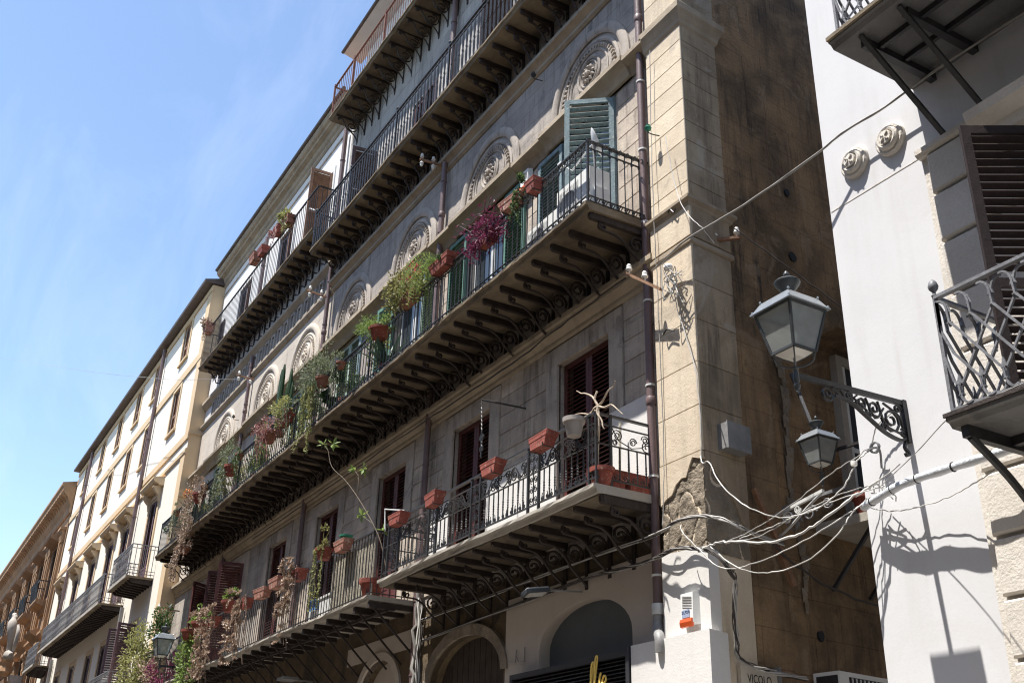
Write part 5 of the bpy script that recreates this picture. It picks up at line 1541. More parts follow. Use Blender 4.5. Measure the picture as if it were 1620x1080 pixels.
for k in range(9):
    tone = random.choice(['grey','olive','dry','green'])
    x = -17.6-k*1.55+random.uniform(-.3,.3)
    t = planter(f'narrow pot with {TONE[tone]} trails, {ORD[k]} of those hooked along the long rail', (x, 6.34, 9.72), 'pot', 'oldpot', (.10,.14), grp='small pots hooked along the second floor rail')
    add_plant(t, lambda m: ([trail(m, (random.uniform(-.25,.25),-.06,.06), random.uniform(.25,.8), 26, .05, .02, .05) for _ in range(9)], bush(m, (0,-.02,.12), (.32,.15,.2), 140, .06, .02, .3)), tone, (0,0,.1))
# --- first floor, right: red troughs and pots
for lab, p in (('red plastic trough on the rail beside the taupe pot', (-10.349, 6.380, 5.955)),
               ('red trough hanging on the ornate rail below the iron hoist', (-11.585, 6.380, 5.952)),
               ('red trough on the ornate rail between the hoist and the wire frame', (-13.281, 6.380, 5.958)),
               ('red trough beside the white wire frame at the end of the ornate rail', (-14.507, 6.380, 5.959))):
    planter(lab, p, size=(random.uniform(.40,.47),.17,random.uniform(.14,.17)), rotz=rad(random.uniform(-5,5)), tilt=rad(random.uniform(-9,-2)))
planter('taupe flower pot clamped to the ornate balcony rail', (-9.670, 6.400, 5.914), 'pot', 'taupe', (.13,.22))
for lab, x in (('large red planter box on the ornate balcony floor behind the corner bars', 0), ('red planter box on the ornate balcony floor close to the drain pipe', 1)):
    planter(lab, (-9.62, 6.86+.36*x, 5.275), size=(.32,.26,.26), rotz=rad(90), hold=False)
t = thing('dead_shrub', 'bare pale branching shrub tied to the balcony corner post', 'plant', (-9.42, 6.55, 5.28))
m = MB()
hub = Vector((-9.319, 6.500, 6.200))
m.tube(catmull([(-9.42,6.56,5.30),(-9.40,6.55,5.7),hub+Vector((.02,0,-.25)),hub],4), [.014]*12+[.022], 6)
for tips in ([(-9.591, 6.500, 6.453),(-9.766, 6.500, 6.547)], [(-9.342, 6.500, 6.382),(-9.354, 6.500, 6.403)], [(-9.114, 6.500, 6.319),(-8.975, 6.500, 6.395)], [(-9.057, 6.500, 6.128),(-8.844, 6.500, 5.943)], [(-9.475, 6.500, 6.149),(-9.890, 6.500, 6.261)], [(-9.246, 6.500, 5.997),(-9.199, 6.500, 5.882)], [(-9.422, 6.500, 6.172),(-9.659, 6.500, 6.162)]):
    pts2 = [hub] + [hub+(Vector(q)-hub) for q in tips]
    kp = [Vector(v) for v in pts2]
    kp.insert(1, kp[0].lerp(kp[1],.5)+rdir()*.035); kp.insert(3, kp[2].lerp(kp[3],.5)+rdir()*.025)
    cc = catmull(kp,3)
    m.tube(cc, [.015-.0008*i for i in range(len(cc))], 6)
obj('branches', m, M['wood'], t)
obj('pot', pot(.14,.22), M['terracotta'], t, (-9.42,6.62,5.275), smooth=35)
t = tag(obj('wooden_pole', MB().tube([(-9.9,7.2,5.28),(-9.92,7.25,6.35)], .018, 7), M['reed']), 'wooden pole leaning against the wall by the corner of the ornate balcony', 'pole')
# --- first floor, left
t = planter('terracotta trough with a green plastic pot on the plain rail', (-16.720, 6.380, 6.004), size=(.46,.18,.17), mat='fadedpot')
obj('green_pot', pot(.11,.12), M['greenplastic'], t, WL[t]+Vector((.05,.02,.15)), smooth=35)
t = planter('small clay pot with leggy sprouts and long thin trails', (-17.604, 6.380, 6.040), 'pot', 'terracotta', (.16,.2))
add_plant(t, lambda m: (bush(m, (-.05,-.02,.1), (.34,.16,.14), 240, .055, .02, .2), stems(m, (0,0,0), [(-.05,-.02,.55),(.15,0,.35)]), bush(m, (-.05,0,.45), (.07,.07,.16), 40, .06, .03)), 'olive')
add_plant(t, lambda m: [trail(m, (x,-.08,.1), 1.1, 80, .045, .02, .03) for x in (-.32,-.28,-.25,.12,.16)], 'yellow')
for i, (lab, p, nr, ln, spread) in enumerate((('clay pot with dried rosettes hanging in a long curtain, nearest of them', (-18.775, 6.360, 5.883), 46, 1.5, .30),
               ('clay pot of dried rosettes spilling over the plain railing', (-21.867, 6.340, 5.867), 46, 1.5, .55),
               ('largest curtain of dried rosettes over the plain railing', (-24.141, 6.340, 5.838), 90, 1.7, .65))):
    t = planter(lab, p, size=(.42,.2,.18), mat='terracotta')
    def dr(m, nr=nr, ln=ln, spread=spread):
        for _ in range(nr):
            x = random.uniform(-spread, spread)*(.7 if random.random() < .5 else 1)-.12; z = random.random()**1.3
            rosette_at(m, (x, -.12-random.uniform(0,.14), .26-z*ln), random.uniform(.07,.11))
        for _ in range(14): trail(m, (random.uniform(-spread,spread)*.8-.12,-.1,.1), random.uniform(.6,ln), 26, .05, .018)
    add_plant(t, dr, 'dry')
for lab, p in (('empty terracotta trough between two dried rosette pots', (-20.063, 6.370, 5.971)), ('empty terracotta trough further along the plain rail', (-20.920, 6.370, 5.920))):
    planter(lab, p, size=(.55,.18,.18), mat='fadedpot', rotz=rad(random.uniform(-6,6)))
for lab, p, lm in (('round clay pot with green sprig near the far end of the plain rail', (-25.399, 6.340, 5.876), 'bright'), ('tilted clay pot with dried rosettes at the end of the row', (-26.248, 6.340, 5.817), 'dry'),
                   ('small pot with bright leaves above the dried rosettes', (-23.015, 6.340, 5.968), 'bright')):
    t = planter(lab, p, 'pot', 'terracotta', (.2,.24))
    add_plant(t, lambda m: bush(m, (0,0,.25), (.3,.2,.3), 160, .11, .06, .4), lm)
t = thing('potted_tree', 'spindly young tree with a few bright leaf tufts growing on the plain balcony', 'plant', (-16.0, 6.6, 5.1))
m = MB()
trunk = [(-15.287, 6.600, 5.411), (-15.488, 6.550, 5.899), (-15.780, 6.500, 6.290), (-16.465, 6.450, 6.916), (-17.151, 6.450, 7.405), (-17.872, 6.450, 7.843), (-18.174, 6.450, 8.254)]
m.tube(catmull(trunk,4), [.009-.00015*i for i in range(25)], 6)
m.tube(catmull([(-16.465, 6.450, 6.916), (-16.460, 6.450, 7.140), (-16.495, 6.450, 7.298)],4), .007, 5)
tips_ = [(-18.462, 6.450, 8.467), (-17.932, 6.450, 8.308), (-16.734, 6.450, 7.479), (-16.287, 6.450, 7.355), (-16.185, 6.450, 6.516), (-15.194, 6.450, 6.045)]
for a, b in (((-18.174, 6.450, 8.254),0),((-18.174, 6.450, 8.254),1),((-16.495, 6.450, 7.298),2),((-16.495, 6.450, 7.298),3),((-15.780, 6.500, 6.290),4),((-15.556, 6.550, 5.997),5)):
    m.tube([a, tips_[b]], .005, 4)
obj('trunk', m, M['stem'], t)
m = MB()
for q in tips_:
    for _ in range(9): leaf(m, q, rdir()+Vector((0,-.2,.15)), random.uniform(.10,.17), .055, .1)
obj('crown', m, L['bright'], t)
obj('pot', pot(.2,.3), M['terracotta'], t, (-15.9,6.62,5.105), smooth=35)
# big bushes at the far end of the first floor balcony
for lab, p, r, lm, n in (('tall leafy green shrub behind the distant lantern', (-30.737, 6.600, 6.654), (.5,.4,.7), 'green', 700),
                     ('large yellow green bush at the far end of the first floor balcony', (-32.130, 6.400, 5.949), (.85,.5,1.15), 'yellow', 2000),
                     ('green climbing plant covering the end bars of the first floor balcony', (-26.494, 6.420, 5.152), (.75,.25,1.3), 'bright', 1300),
                     ('dark reddish bush below the distant lantern', (-28.727, 6.450, 5.216), (.75,.4,.8), 'purple', 700),
                     ('pale dry bush between the yellow bush and the lantern', (-30.258, 6.420, 5.439), (.45,.4,.8), 'dry', 600)):
    t = thing('balcony_bush', lab, 'plant', p)
    o = obj('foliage', (lambda m: (bush(m, (0,0,0), r, n, .12, .05, .2), m)[1])(MB()), L[lm], t, p)
    obj('stems', (lambda m: (stems(m, (0,.1,-r[2]), [(random.uniform(-1,1)*r[0]*.6, random.uniform(-1,1)*r[1]*.5, random.uniform(-.3,.7)*r[2]) for _ in range(9)], .014), m)[1])(MB()), M['stem'], t, p)
# --- upper balcony pots
for lab, p, sz, bl in (('upper rail pot with pale yellow shrub', (-23.930, 6.740, 16.340), (.42,.25,.22), 'yellow'), ('upper rail clay pot with reddish trailing plant', (-24.780, 6.740, 16.460), (.36,.25,.24), 'pink'),
                   ('empty clay trough high on the far balcony rail', (-26.130, 6.740, 16.481), (.42,.25,.22), None), ('terracotta trough next to the empty one on the far balcony rail', (-26.922, 6.740, 16.613), (.5,.25,.24), None),
                   ('single red pot at the far end of the highest left balcony', (-31.536, 6.740, 16.226), (.42,.3,.3), 'dry')):
    t = planter(lab, p, size=sz, mat=random.choice(['fadedpot','oldpot','terracotta']))
    if bl: add_plant(t, lambda m: (bush(m, (-.1,-.04,.15), (.42,.2,.3), 300, .09, .05, .3), [trail(m, (random.uniform(-.2,.2),-.12,.1), .5, 16, .06, .03) for _ in range(4)]), bl)

def lettering(t, body, size, mat, loc, rot, scale=(1,1,1)):
    f = bpy.data.curves.new('lettering_curve', 'FONT'); f.body = body; f.size = size; f.align_x = 'CENTER'; f.extrude = .001; f.resolution_u = 3
    tmp = bpy.data.objects.new('lettering_curve', f)
    me = bpy.data.meshes.new_from_object(tmp)
    bpy.data.objects.remove(tmp)
    me.materials.clear(); me.materials.append(M[mat])
    o = obj('lettering', me, parent=t, loc=loc, rot=rot, local=True, kind='stuff'); o.scale = scale
    return o

# ---------------------------------------------------------------- things on and along the facade
def ac_unit(label, x, y, z, w=.78, d=.3, h=.56, side=True):
    t = thing('air_conditioner', label, 'air conditioner', (x, y, z))
    b = MB().box(-w/2, w/2, -d/2, d/2, 0, h)
    obj('casing', b, M['plasticwhite'], t, (x,y,z))
    g = MB()
    for k in range(14): g.box(-w*.44+k*w*.045, -w*.44+k*w*.045+.012, -d/2-.012, -d/2-.002, h*.1, h*.9)
    g.lathe([(.22,0),(.22,.018),(.205,.018),(.205,0)], 20, (-w*.13,-d/2,h*.5), 'y')
    obj('grille', g, M['whitegrey'], t, (x,y,z))
    obj('fan', MB().lathe([(.20,.0),(.20,.004),(.0,.004)], 20, (-w*.13,-d/2+.0,h*.5), 'y'), M['dark'], t, (x,y,z))
    obj('side_cover', MB().box(w/2+.001, w/2+.05, -d*.3, d*.35, .04, h*.55), M['whitegrey'], t, (x,y,z))
    for s in (-w*.35, w*.35): obj('foot', MB().box(s-.03, s+.03, -d/2, d/2, -.05, -.001), M['iron'], t, (x,y,z))
    return t
ac_unit('white air conditioner at the corner of the second floor balcony', -10.0, 6.76, 9.03, .80, .32, .72)
ac_unit('second white air conditioner beside the first, half hidden by bars', -10.95, 6.85, 9.03, .8, .30, .6)
t = thing('satellite_dish', 'small white satellite dish with arm above the air conditioner', 'satellite dish', (-9.735, 6.750, 10.235))
p = WL[t]
ds = MB().lathe([(.0,.0),(.08,.008),(.16,.03),(.21,.055),(.215,.058),(.21,.062),(.0,.012)], 20, axis='y')
o = obj('dish', ds, M['plasticwhite'], t, p, smooth=50); o.rotation_mode = 'QUATERNION'; o.rotation_quaternion = Vector((.62,.70,.35)).to_track_quat('-Y','Z')
obj('feed_arm', MB().tube([p[:], (-10.022, 6.600, 9.912), (-10.200, 6.550, 10.081)], .012, 6), M['whitegrey'], t)
obj('receiver', MB().box(-.045,.045,-.035,.035,-.03,.03), M['plasticwhite'], t, (-10.217, 6.550, 10.101))
obj('mast', MB().tube([p[:], (p.x+.02, p.y+.03, 9.76)], .018, 7), M['pipegrey'], t)
def siren(label, pos, s=1, with_print=True):
    t = thing('alarm_siren', label, 'alarm', pos)
    x, y, z = pos
    obj('housing', MB().add([(-.10*s,-.085*s,-.01),(.10*s,-.085*s,-.01),(.12*s,0,-.03),(-.12*s,0,-.03),(-.10*s,-.075*s,.30*s),(.10*s,-.075*s,.30*s),(.12*s,0,.31*s),(-.12*s,0,.31*s)],
                            [(0,3,2,1),(4,5,6,7),(0,1,5,4),(1,2,6,5),(2,3,7,6),(3,0,4,7)]), M['plasticwhite'], t, pos)
    for k in range(5): obj('vent_slot', MB().bar((-.07*s,-.0815*s,(.27-.028*k)*s),(.08*s,-.0815*s,(.245-.028*k)*s),.006*s,.009*s), M['cablegrey'], t, pos)
    obj('beacon', MB().prism_x(-.095*s,.095*s,[(-.075*s,-.055*s),(-.10*s,-.05*s),(-.11*s,-.005*s),(-.10*s,.03*s),(-.07*s,.03*s)]), M['redplastic'], t, pos)
    if with_print:
        obj('label_plate', MB().box(-.075*s,.05*s,-.0875*s,-.0865*s,.045*s,.125*s), M['blueprint'], t, pos)
        lettering(t, 'SILFOR', .042*s, 'navy', (-.012*s, -.0885*s, .085*s), (rad(90),0,0))
    return t
siren('white alarm siren with orange lens on the whitewashed corner pilaster', (-8.72, 7.265, 3.74))
siren('white alarm siren with orange lens high beside the green shutters', (-12.485, 7.370, 11.264), 1.1, False)
# floodlight over the shop arch
t = thing('floodlight', 'slim led floodlight on a short arm above the shop arch', 'floodlight', (-11.202, 7.150, 4.480))
p = WL[t]
fl_ = MB().box(-.17,.17,-.42,-.12,-.02,.025)
o = obj('housing', fl_, M['blackslat'], t, p); o.rotation_euler = (rad(8),0,rad(-18))
o = obj('lens', MB().box(-.13,.13,-.385,-.155,-.024,-.0205), M['ledglass'], t, p); o.rotation_euler = (rad(8),0,rad(-18))
fn = MB()
for k in range(8): fn.box(-.15+.04*k,-.135+.04*k,-.41,-.13,.026,.045)
o = obj('cooling_fins', fn, M['whitegrey'], t, p); o.rotation_euler = (rad(8),0,rad(-18))
obj('arm', MB().bar((p.x,p.y-.12,p.z),(p.x+.25,7.37,p.z-.02),.03,.02), M['pipegrey'], t)
t = thing('distant_floodlight', 'small floodlight under the plain balcony by the third arch', 'floodlight', (-20.347, 6.900, 4.352))
p = WL[t]
obj('housing', MB().box(-.2,.2,-.15,.15,-.02,.03), M['pipegrey'], t, p); obj('arm', MB().bar((p.x,p.y,p.z),(p.x,7.4,p.z),.03), M['pipegrey'], t)
# shop fascia of black slats with yellow script
t = thing('shop_fascia', 'black slatted shop fascia with yellow script lettering under the arch', 'shop sign', (-11.05, 7.3, 3.0))
obj('frame', MB().box(-12.40,-12.34,7.20,7.38,2.2,3.60).box(-9.76,-9.70,7.14,7.38,2.2,3.62).box(-12.34,-9.76,7.20,7.38,3.54,3.60), M['blackslat'], t)
obj('backing', MB().box(-12.34,-9.76,7.33,7.36,2.2,3.54), M['dark'], t)
sl = MB().prism_x(-1.29,1.29,[(-.055,-.012),(-.055,.0),(0,.022),(0,.008)]).mesh('slat', M['blackslat'])
for k in range(30): obj('slat', sl, parent=t, loc=(-11.05, 7.30, 3.51-.043*k))
def script(pts, r=.012):
    return MB().tube(catmull(pts,6), r, 6)
q = WL[t]
lx, ly, lz = (-10.505, 7.200, 3.325)
w = []
for k, (dx, hh) in enumerate(((0,.21),(.075,.27))):
    w.append([(lx+dx-.04,ly,lz-.18),(lx+dx+.02,ly,lz+hh*.5),(lx+dx+.05,ly,lz+hh*.95),(lx+dx+.025,ly-.004,lz+hh),(lx+dx+.0,ly-.008,lz+hh*.6),(lx+dx+.0,ly-.008,lz-.10),(lx+dx+.05,ly-.004,lz-.2)])
w.append([(lx+.12,ly,lz-.15),(lx+.16,ly,lz+.03),(lx+.19,ly,lz+.08),(lx+.17,ly-.006,lz+.0),(lx+.20,ly-.004,lz-.12)])
w.append([(lx+.21,ly,lz-.14),(lx+.22,ly,lz+.0),(lx+.26,ly,lz+.045),(lx+.29,ly,lz+.0),(lx+.25,ly-.005,lz-.05),(lx+.22,ly-.008,lz-.03)])
for c_ in w: obj('letter', script(c_), M['yellow'], t, smooth=60)
# small hook wires by the arch, street sign, junction box
t = tag(obj('hook_wire', MB().tube([(-12.720, 7.360, 3.820),(-12.535, 7.360, 3.798),(-12.509, 7.360, 3.959)], .008, 5).tube([(-12.505, 7.360, 3.868),(-12.452, 7.360, 3.788),(-12.289, 7.360, 3.777),(-12.297, 7.360, 3.964)], .008, 5), M['cablegrey']), 'bent grey wire hooks on the plaster left of the shop arch', 'wire')
t = thing('street_sign', 'marble street name plaque at the mouth of the alley', 'sign', al(.62,.06,2.9))
o = obj('plaque', al_slab(.34, .90, 2.75, 3.33, .10, .055), M['plaque'], t)
o = obj('border', al_slab(.91, .95, 2.72, 3.36, .12, .055), M['pipegrey'], t)
lettering(t, 'VICOLO', .125, 'black', Vector(al(.62,.103,3.16))-WL[t], (rad(90),0,ang_al), (.8,1,1))
t = thing('junction_box', 'grey metal junction box on the shaded flank of the corner pilaster', 'junction box', al(.45,.10,5.68))
obj('box', al_slab(.24, .60, 5.62, 5.92, .22, .05), M['pipegrey'], t)
obj('lid', al_slab(.23, .61, 5.61, 5.93, .235, .221), M['pipegrey'], t)
t = thing('air_conditioner', 'white air conditioner low on the alley wall', 'air conditioner', al(1.9,.2,3.05))
obj('casing', al_slab(1.52, 2.50, 2.7, 3.36, .42, .08), M['plasticwhite'], t)
for k in range(9): obj('grille', al_slab(1.72+.07*k, 1.735+.07*k, 2.75, 3.30, .435, .421), M['whitegrey'], t)
obj('fan', al_slab(1.68, 2.36, 2.74, 3.31, .4225, .42), M['dark'], t)
obj('side_grille', MB().add([al(1.515,.40,2.75),al(1.515,.12,2.75),al(1.515,.12,3.32),al(1.515,.40,3.32)],[(0,1,2,3)]), M['iron'], t)
# alley balcony with red pots
ab = thing('alley_balcony', 'little white edged balcony with scroll railing inside the dark alley', 'balcony', al(2.2,.3,5.1))
obj('slab', al_slab(1.95, 3.6, 5.02, 5.12, .75, -.02), M['slabpale'], ab)
for s in (2.1, 2.8): obj('strut', MB().bar(al(s,.65,5.0), al(s,.02,4.35), .04), M['iron'], ab)
for z in (5.95,): obj('handrail', MB().bar(al(1.97,.72,z), al(3.6,.72,z), .035).bar(al(1.97,.72,z), al(1.97,.0,z), .035), M['iron'], ab)
for k in range(12): obj('baluster', MB().bar(al(1.97+.14*k,.72,5.12), al(1.97+.14*k,.72,5.95), .016), M['iron'], ab)
for i in range(4):
    p = al(2.12+.34*i,.58,5.125)
    planter(('red pot nearest the front on the alley balcony', 'second red pot on the alley balcony', 'third red pot on the alley balcony', 'farthest red pot on the alley balcony')[i], p, 'pot', 'terracotta', (.15,.26))
    planter(('red pot nearest the front on the alley balcony', 'second red pot on the alley balcony', 'third red pot on the alley balcony', 'farthest red pot on the alley balcony')[i].replace('on the', 'hung on the rail of the'), al(2.15+.36*i,.80,5.62), size=(.3,.16,.2), rotz=ang_al) if i < 3 else None
# a scrolled bracket on the alley wall behind the cables
t = thing('scroll_bracket', 'white scrolled iron wall bracket behind the sagging cables', 'bracket', al(1.3,.05,5.1))
m = MB().bar(al(1.25,.08,5.15), al(1.25,.95,5.2), .035)
pts_ = [al(1.25,o_,z_) for o_, z_ in spiral(.45,5.02,.10,.02,0,1.6,14)]
m.tube(pts_, .010, 5); m.tube([al(1.25,o_,z_) for o_, z_ in spiral(.70,5.08,.07,.02,0,-1.6,14)], .010, 5); m.tube([al(1.25,o_,z_) for o_, z_ in spiral(.22,4.95,.12,.02,0,1.6,14)], .010, 5)
obj('ironwork', m, M['greyiron'], t)
tag(obj('timber_prop', MB().bar(al(.75,.10,5.28), al(1.12,.12,4.62), .05).bar(al(1.05,.10,4.75), al(1.25,.14,4.25), .06), M['beamrust']), 'rusty bent iron bar fixed to the alley wall', 'iron bar')

# insulator brackets
def insulators(label, a, b, spots):
    a, b = Vector(a), Vector(b)
    t = thing('insulator_bracket', label, 'bracket', a)
    obj('bar', MB().bar(a, b, .05, .035), M['beamrust'], t)
    for f, s in spots:
        p = a.lerp(b, f)
        if s > 0: m = MB().lathe([(.012,.02),(.012,.05),(.035,.055),(.045,.075),(.03,.10),(.034,.12),(.022,.145),(.0,.15)], 10, p)
        else: m = MB().lathe([(.0,-.15),(.022,-.145),(.034,-.12),(.03,-.10),(.045,-.075),(.035,-.055),(.012,-.05),(.012,-.02)], 10, p)
        obj('insulator', m, M['porcelain'], t, smooth=40)
    return t
insulators('rusty bracket with white porcelain insulators across the corner drain pipe', (-9.328, 6.950, 8.097), (-8.765, 7.050, 7.639), ((.1,1),(.55,1)))
insulators('short rusty bracket with two insulators on the pilaster flank', al(.40,.03,8.40), al(.66,.26,8.44), ((.1,1),(.9,1)))
insulators('rusty insulator bracket by the drain pipe under the upper balcony end', (-21.660, 6.750, 13.352), (-21.409, 7.150, 13.170), ((.15,1),(.15,-1),(.75,1),(.75,-1)))
insulators('insulator bracket farthest along the facade with a wire tied to it', (-27.129, 6.750, 13.152), (-26.916, 7.200, 13.050), ((.15,1),(.15,-1),(.8,-1)))
insulators('dark insulator bracket beside the second drain pipe under the balcony', (-15.930, 6.900, 13.741), (-15.713, 7.300, 13.613), ((.1,1),(.1,-1),(.6,1),(.6,-1)))
t = insulators('pair of insulators on an ochre bar at the corner of the cream building', (-32.777, 6.850, 7.667), (-31.010, 7.100, 7.346), ((.1,1),(.6,1)))
for lab, p in (('iron hook with insulator on the wall below the upper balcony', (-12.155, 7.400, 13.281)), ('green glass insulator on a bent hook on the corner pilaster', (-8.951, 7.270, 10.088)), ('small iron hook lamp on the wall by the far drain pipe', (-28.676, 7.400, 12.461))):
    t = thing('insulator_hook', lab, 'insulator', p)
    p = Vector(p)
    obj('hook', MB().tube(catmull([p,p+Vector((0,-.10,-.02)),p+Vector((-.02,-.16,.0)),p+Vector((-.03,-.16,.06))],4), .008, 5), M['iron'], t)
    obj('insulator', MB().lathe([(.012,.0),(.04,.02),(.05,.05),(.03,.07),(.034,.09),(.0,.11)], 8, p+Vector((-.03,-.16,.03))), M['greenplastic' if 'green' in lab else 'iron'], t, smooth=40)
for lab, a in (('iron hook pair on the pilaster below the moulding', ((-8.755, 7.200, 8.762),(-8.715, 7.200, 8.796),(-8.645, 7.200, 8.712),(-8.617, 7.200, 8.753))), ('thin bent rod on the pilaster below the cable tangle', ((-8.969, 7.200, 7.240),(-8.950, 7.200, 7.156),(-8.874, 7.200, 7.193),(-8.747, 7.200, 7.124)))):
    tag(obj('wall_hook', MB().tube(catmull(a,4), .009, 5), M['iron']), lab, 'hook')
# hoist on the first floor
t = thing('iron_hoist', 'thin iron hoist arm with pulley chain over the ornate balcony', 'hoist', (-12.469, 7.380, 7.446))
obj('arm', MB().tube([(-12.431, 7.380, 7.403), (-12.645, 6.750, 7.472), (-12.639, 6.750, 7.390)], .014, 6), M['iron'], t)
ch = MB(); a = Vector((-12.644, 6.750, 7.451)); b = Vector((-12.582, 6.750, 6.670))
ch.tube([a.lerp(b,k/24)+Vector((.008*(-1)**k,0,0)) for k in range(25)], .008, 5)
obj('chain', ch, M['cablegrey'], t)
obj('pulley', MB().ribbon(spiral(0,0,.06,.02,0,1.8,14), .02, .014, 'xz').ribbon(spiral(0,-.16,.05,.01,0,-1.6,12), .02, .014, 'xz').bar((0,0,.1),(0,0,-.3),.02), M['iron'], t, a.lerp(b,.75))
# wire frame at the end of the ornate railing, reed screen, crates
tag(obj('wire_frame', MB().tube([(-15.140, 6.450, 6.013),(-15.211, 6.450, 6.390),(-14.444, 6.450, 6.184)], .012, 5), M['whitegrey']), 'bent white wire frame at the end of the ornate railing', 'wire frame')
t = thing('reed_screen', 'pale reed screen tied behind the plain balcony bars', 'screen', (-16.6, 6.56, 5.1))
for k in range(34): obj('reed', MB().tube([(-15.75-.052*k,6.55+random.uniform(-.008,.008),5.11),(-15.75-.052*k+random.uniform(-.02,.02),6.55,6.05+random.uniform(-.05,.04))], .016, 5), M['reed'], t)
t = thing('storage_box', 'white plastic box behind the plain balcony bars', 'box', (-18.2, 6.9, 5.1))
obj('box', MB().box(-.3,.3,-.2,.2,0,.42), M['plasticwhite'], t, (-18.2,6.9,5.105)); obj('lid', MB().box(-.32,.32,-.22,.22,.421,.46), M['whitegrey'], t, (-18.2,6.9,5.105))
t = thing('water_pack', 'blue and white water pack behind the plain balcony bars', 'pack', (-18.95, 6.9, 5.1))
obj('bottles', MB().box(-.16,.16,-.16,.16,0,.5), M['blue'], t, (-18.95,6.9,5.105)); obj('wrap', MB().box(-.165,.165,-.165,.165,.12,.3), M['plasticwhite'], t, (-18.95,6.9,5.105))
t = thing('laundry_tub', 'white and blue tub far along the plain balcony floor', 'tub', (-24.2, 6.85, 5.1))
obj('tub', MB().lathe([(.2,0),(.27,.35),(.28,.36)], 14), M['plasticwhite'], t, (-24.2,6.85,5.105), smooth=40)
obj('band', MB().lathe([(.255,.22),(.275,.30)], 14), M['blue'], t, (-24.2,6.85,5.105))

# ---------------------------------------------------------------- cables
def cable(label, pts, r, mat, k=7, n=6, name='cable'):
    q = catmull(pts, k)
    rr = random.Random(len(label)*7+int(pts[0][0]*100))
    for i in range(1, len(q)-1):
        if r > .0045: q[i] = q[i]+Vector((rr.uniform(-1,1), rr.uniform(-1,1), rr.uniform(-1,1)))*r*.9
    return tag(obj(name, MB().tube(q, [r*rr.uniform(.85,1.2) for _ in q], n), M[mat], smooth=60), label, 'cable')
def bundle(label, pts, strands, r, mat, spread=.02, seed=1, name='cable_bundle', mats=None):
    random.seed(seed)
    t = thing(name, label, 'cable', pts[0])
    base = catmull(pts, 7)
    for s in range(strands):
        ph = random.uniform(0,6.28); q = []
        for i, p in enumerate(base):
            w = spread*(.6+.4*math.sin(i*.7+ph))
            q.append(p+Vector((w*math.cos(ph+i*.25)*.5, w*math.cos(ph+i*.25), w*math.sin(ph+i*.25))))
        obj('strand', MB().tube(q, r*random.uniform(.7,1.2), 5), M[(mats or [mat])[s % len(mats or [mat])]], t, smooth=60)
    return t
bundle('twisted cable crossing from the pilaster up to the white house', [(-9.022, 7.120, 8.041),(-8.656, 7.120, 8.096),(-8.155, 7.050, 8.068),(-7.390, 7.000, 7.988),(-6.744, 7.050, 8.022),(-6.216, 7.180, 8.159),(-5.914, 7.240, 8.248),(-5.432, 7.250, 8.237),(-4.826, 7.250, 8.247),(-4.277, 7.250, 8.231),(-3.836, 7.250, 8.215)], 3, .010, 'cablegrey', .010, 2)
bundle('cable bundle along the top of the shop wall curling over the pilaster', [(-15.725, 7.330, 4.769),(-12.792, 7.330, 4.805),(-10.579, 7.300, 4.817),(-9.145, 7.120, 4.749),(-8.672, 7.100, 4.787),(-8.199, 7.050, 4.730),(-7.868, 7.050, 4.593),(-7.784, 7.300, 4.497),(-7.966, 7.900, 4.499)], 6, .010, 'cablegrey', .022, 3, mats=['cablegrey','cabledark','cablewhite','cablegrey'])
bundle('lower dark cable bundle along the shop wall to the pilaster', [(-15.697, 7.340, 4.450),(-12.794, 7.340, 4.545),(-10.748, 7.320, 4.579),(-10.251, 7.300, 4.575),(-9.531, 7.200, 4.497),(-9.045, 7.120, 4.495),(-8.724, 7.100, 4.495),(-8.410, 7.080, 4.440),(-8.191, 7.100, 4.345),(-8.076, 7.200, 4.213),(-8.144, 7.350, 4.105)], 6, .010, 'cabledark', .024, 4, mats=['cabledark','cablegrey','cabledark'])
cable('thickest white cable sagging across the alley', [(-8.363, 7.080, 4.390),(-8.039, 7.000, 4.389),(-7.775, 6.950, 4.344),(-7.136, 6.920, 4.203),(-6.759, 6.950, 4.214),(-6.486, 7.000, 4.316),(-6.281, 7.120, 4.461),(-6.183, 7.250, 4.558)], .011, 'cablewhite')
cable('thin white cable from the pilaster to the white house, middle one of the sagging group', [(-8.640, 7.080, 4.735),(-8.548, 7.050, 4.606),(-8.219, 7.000, 4.349),(-7.969, 6.980, 4.148),(-7.619, 6.950, 4.064),(-7.015, 6.950, 4.093),(-6.499, 7.000, 4.221),(-6.245, 7.250, 4.434)], .0058, 'cablewhite')
cable('lowest white cable sagging deepest across the alley', [(-8.156, 7.050, 4.408),(-7.663, 6.950, 4.078),(-7.209, 6.920, 3.933),(-6.753, 6.950, 3.954),(-6.446, 7.050, 4.143),(-6.368, 7.150, 4.314),(-6.242, 7.250, 4.457)], .0058, 'cablewhite')
cable('white cable looping from the plaster patch down and up to the lamp arm', [(-8.370, 7.180, 5.447),(-8.265, 7.120, 5.333),(-8.083, 7.050, 5.275),(-7.849, 6.980, 4.965),(-7.471, 6.950, 4.636),(-7.018, 6.950, 4.416),(-6.627, 7.000, 4.408),(-6.399, 7.100, 4.546),(-6.288, 7.150, 4.703),(-6.260, 7.200, 4.806),(-6.172, 7.300, 4.921),(-6.104, 7.300, 5.070),(-6.014, 7.300, 5.133),(-5.863, 7.300, 5.175)], .0065, 'cablewhite')
cable('grey cable rising from the pilaster bundle to the wall clamp of the white house', [(-7.808, 6.980, 4.362),(-7.408, 6.950, 4.383),(-6.934, 7.000, 4.513),(-6.528, 7.100, 4.717),(-6.286, 7.200, 4.832),(-6.216, 7.300, 4.922),(-6.089, 7.320, 4.913)], .005, 'cablegrey')
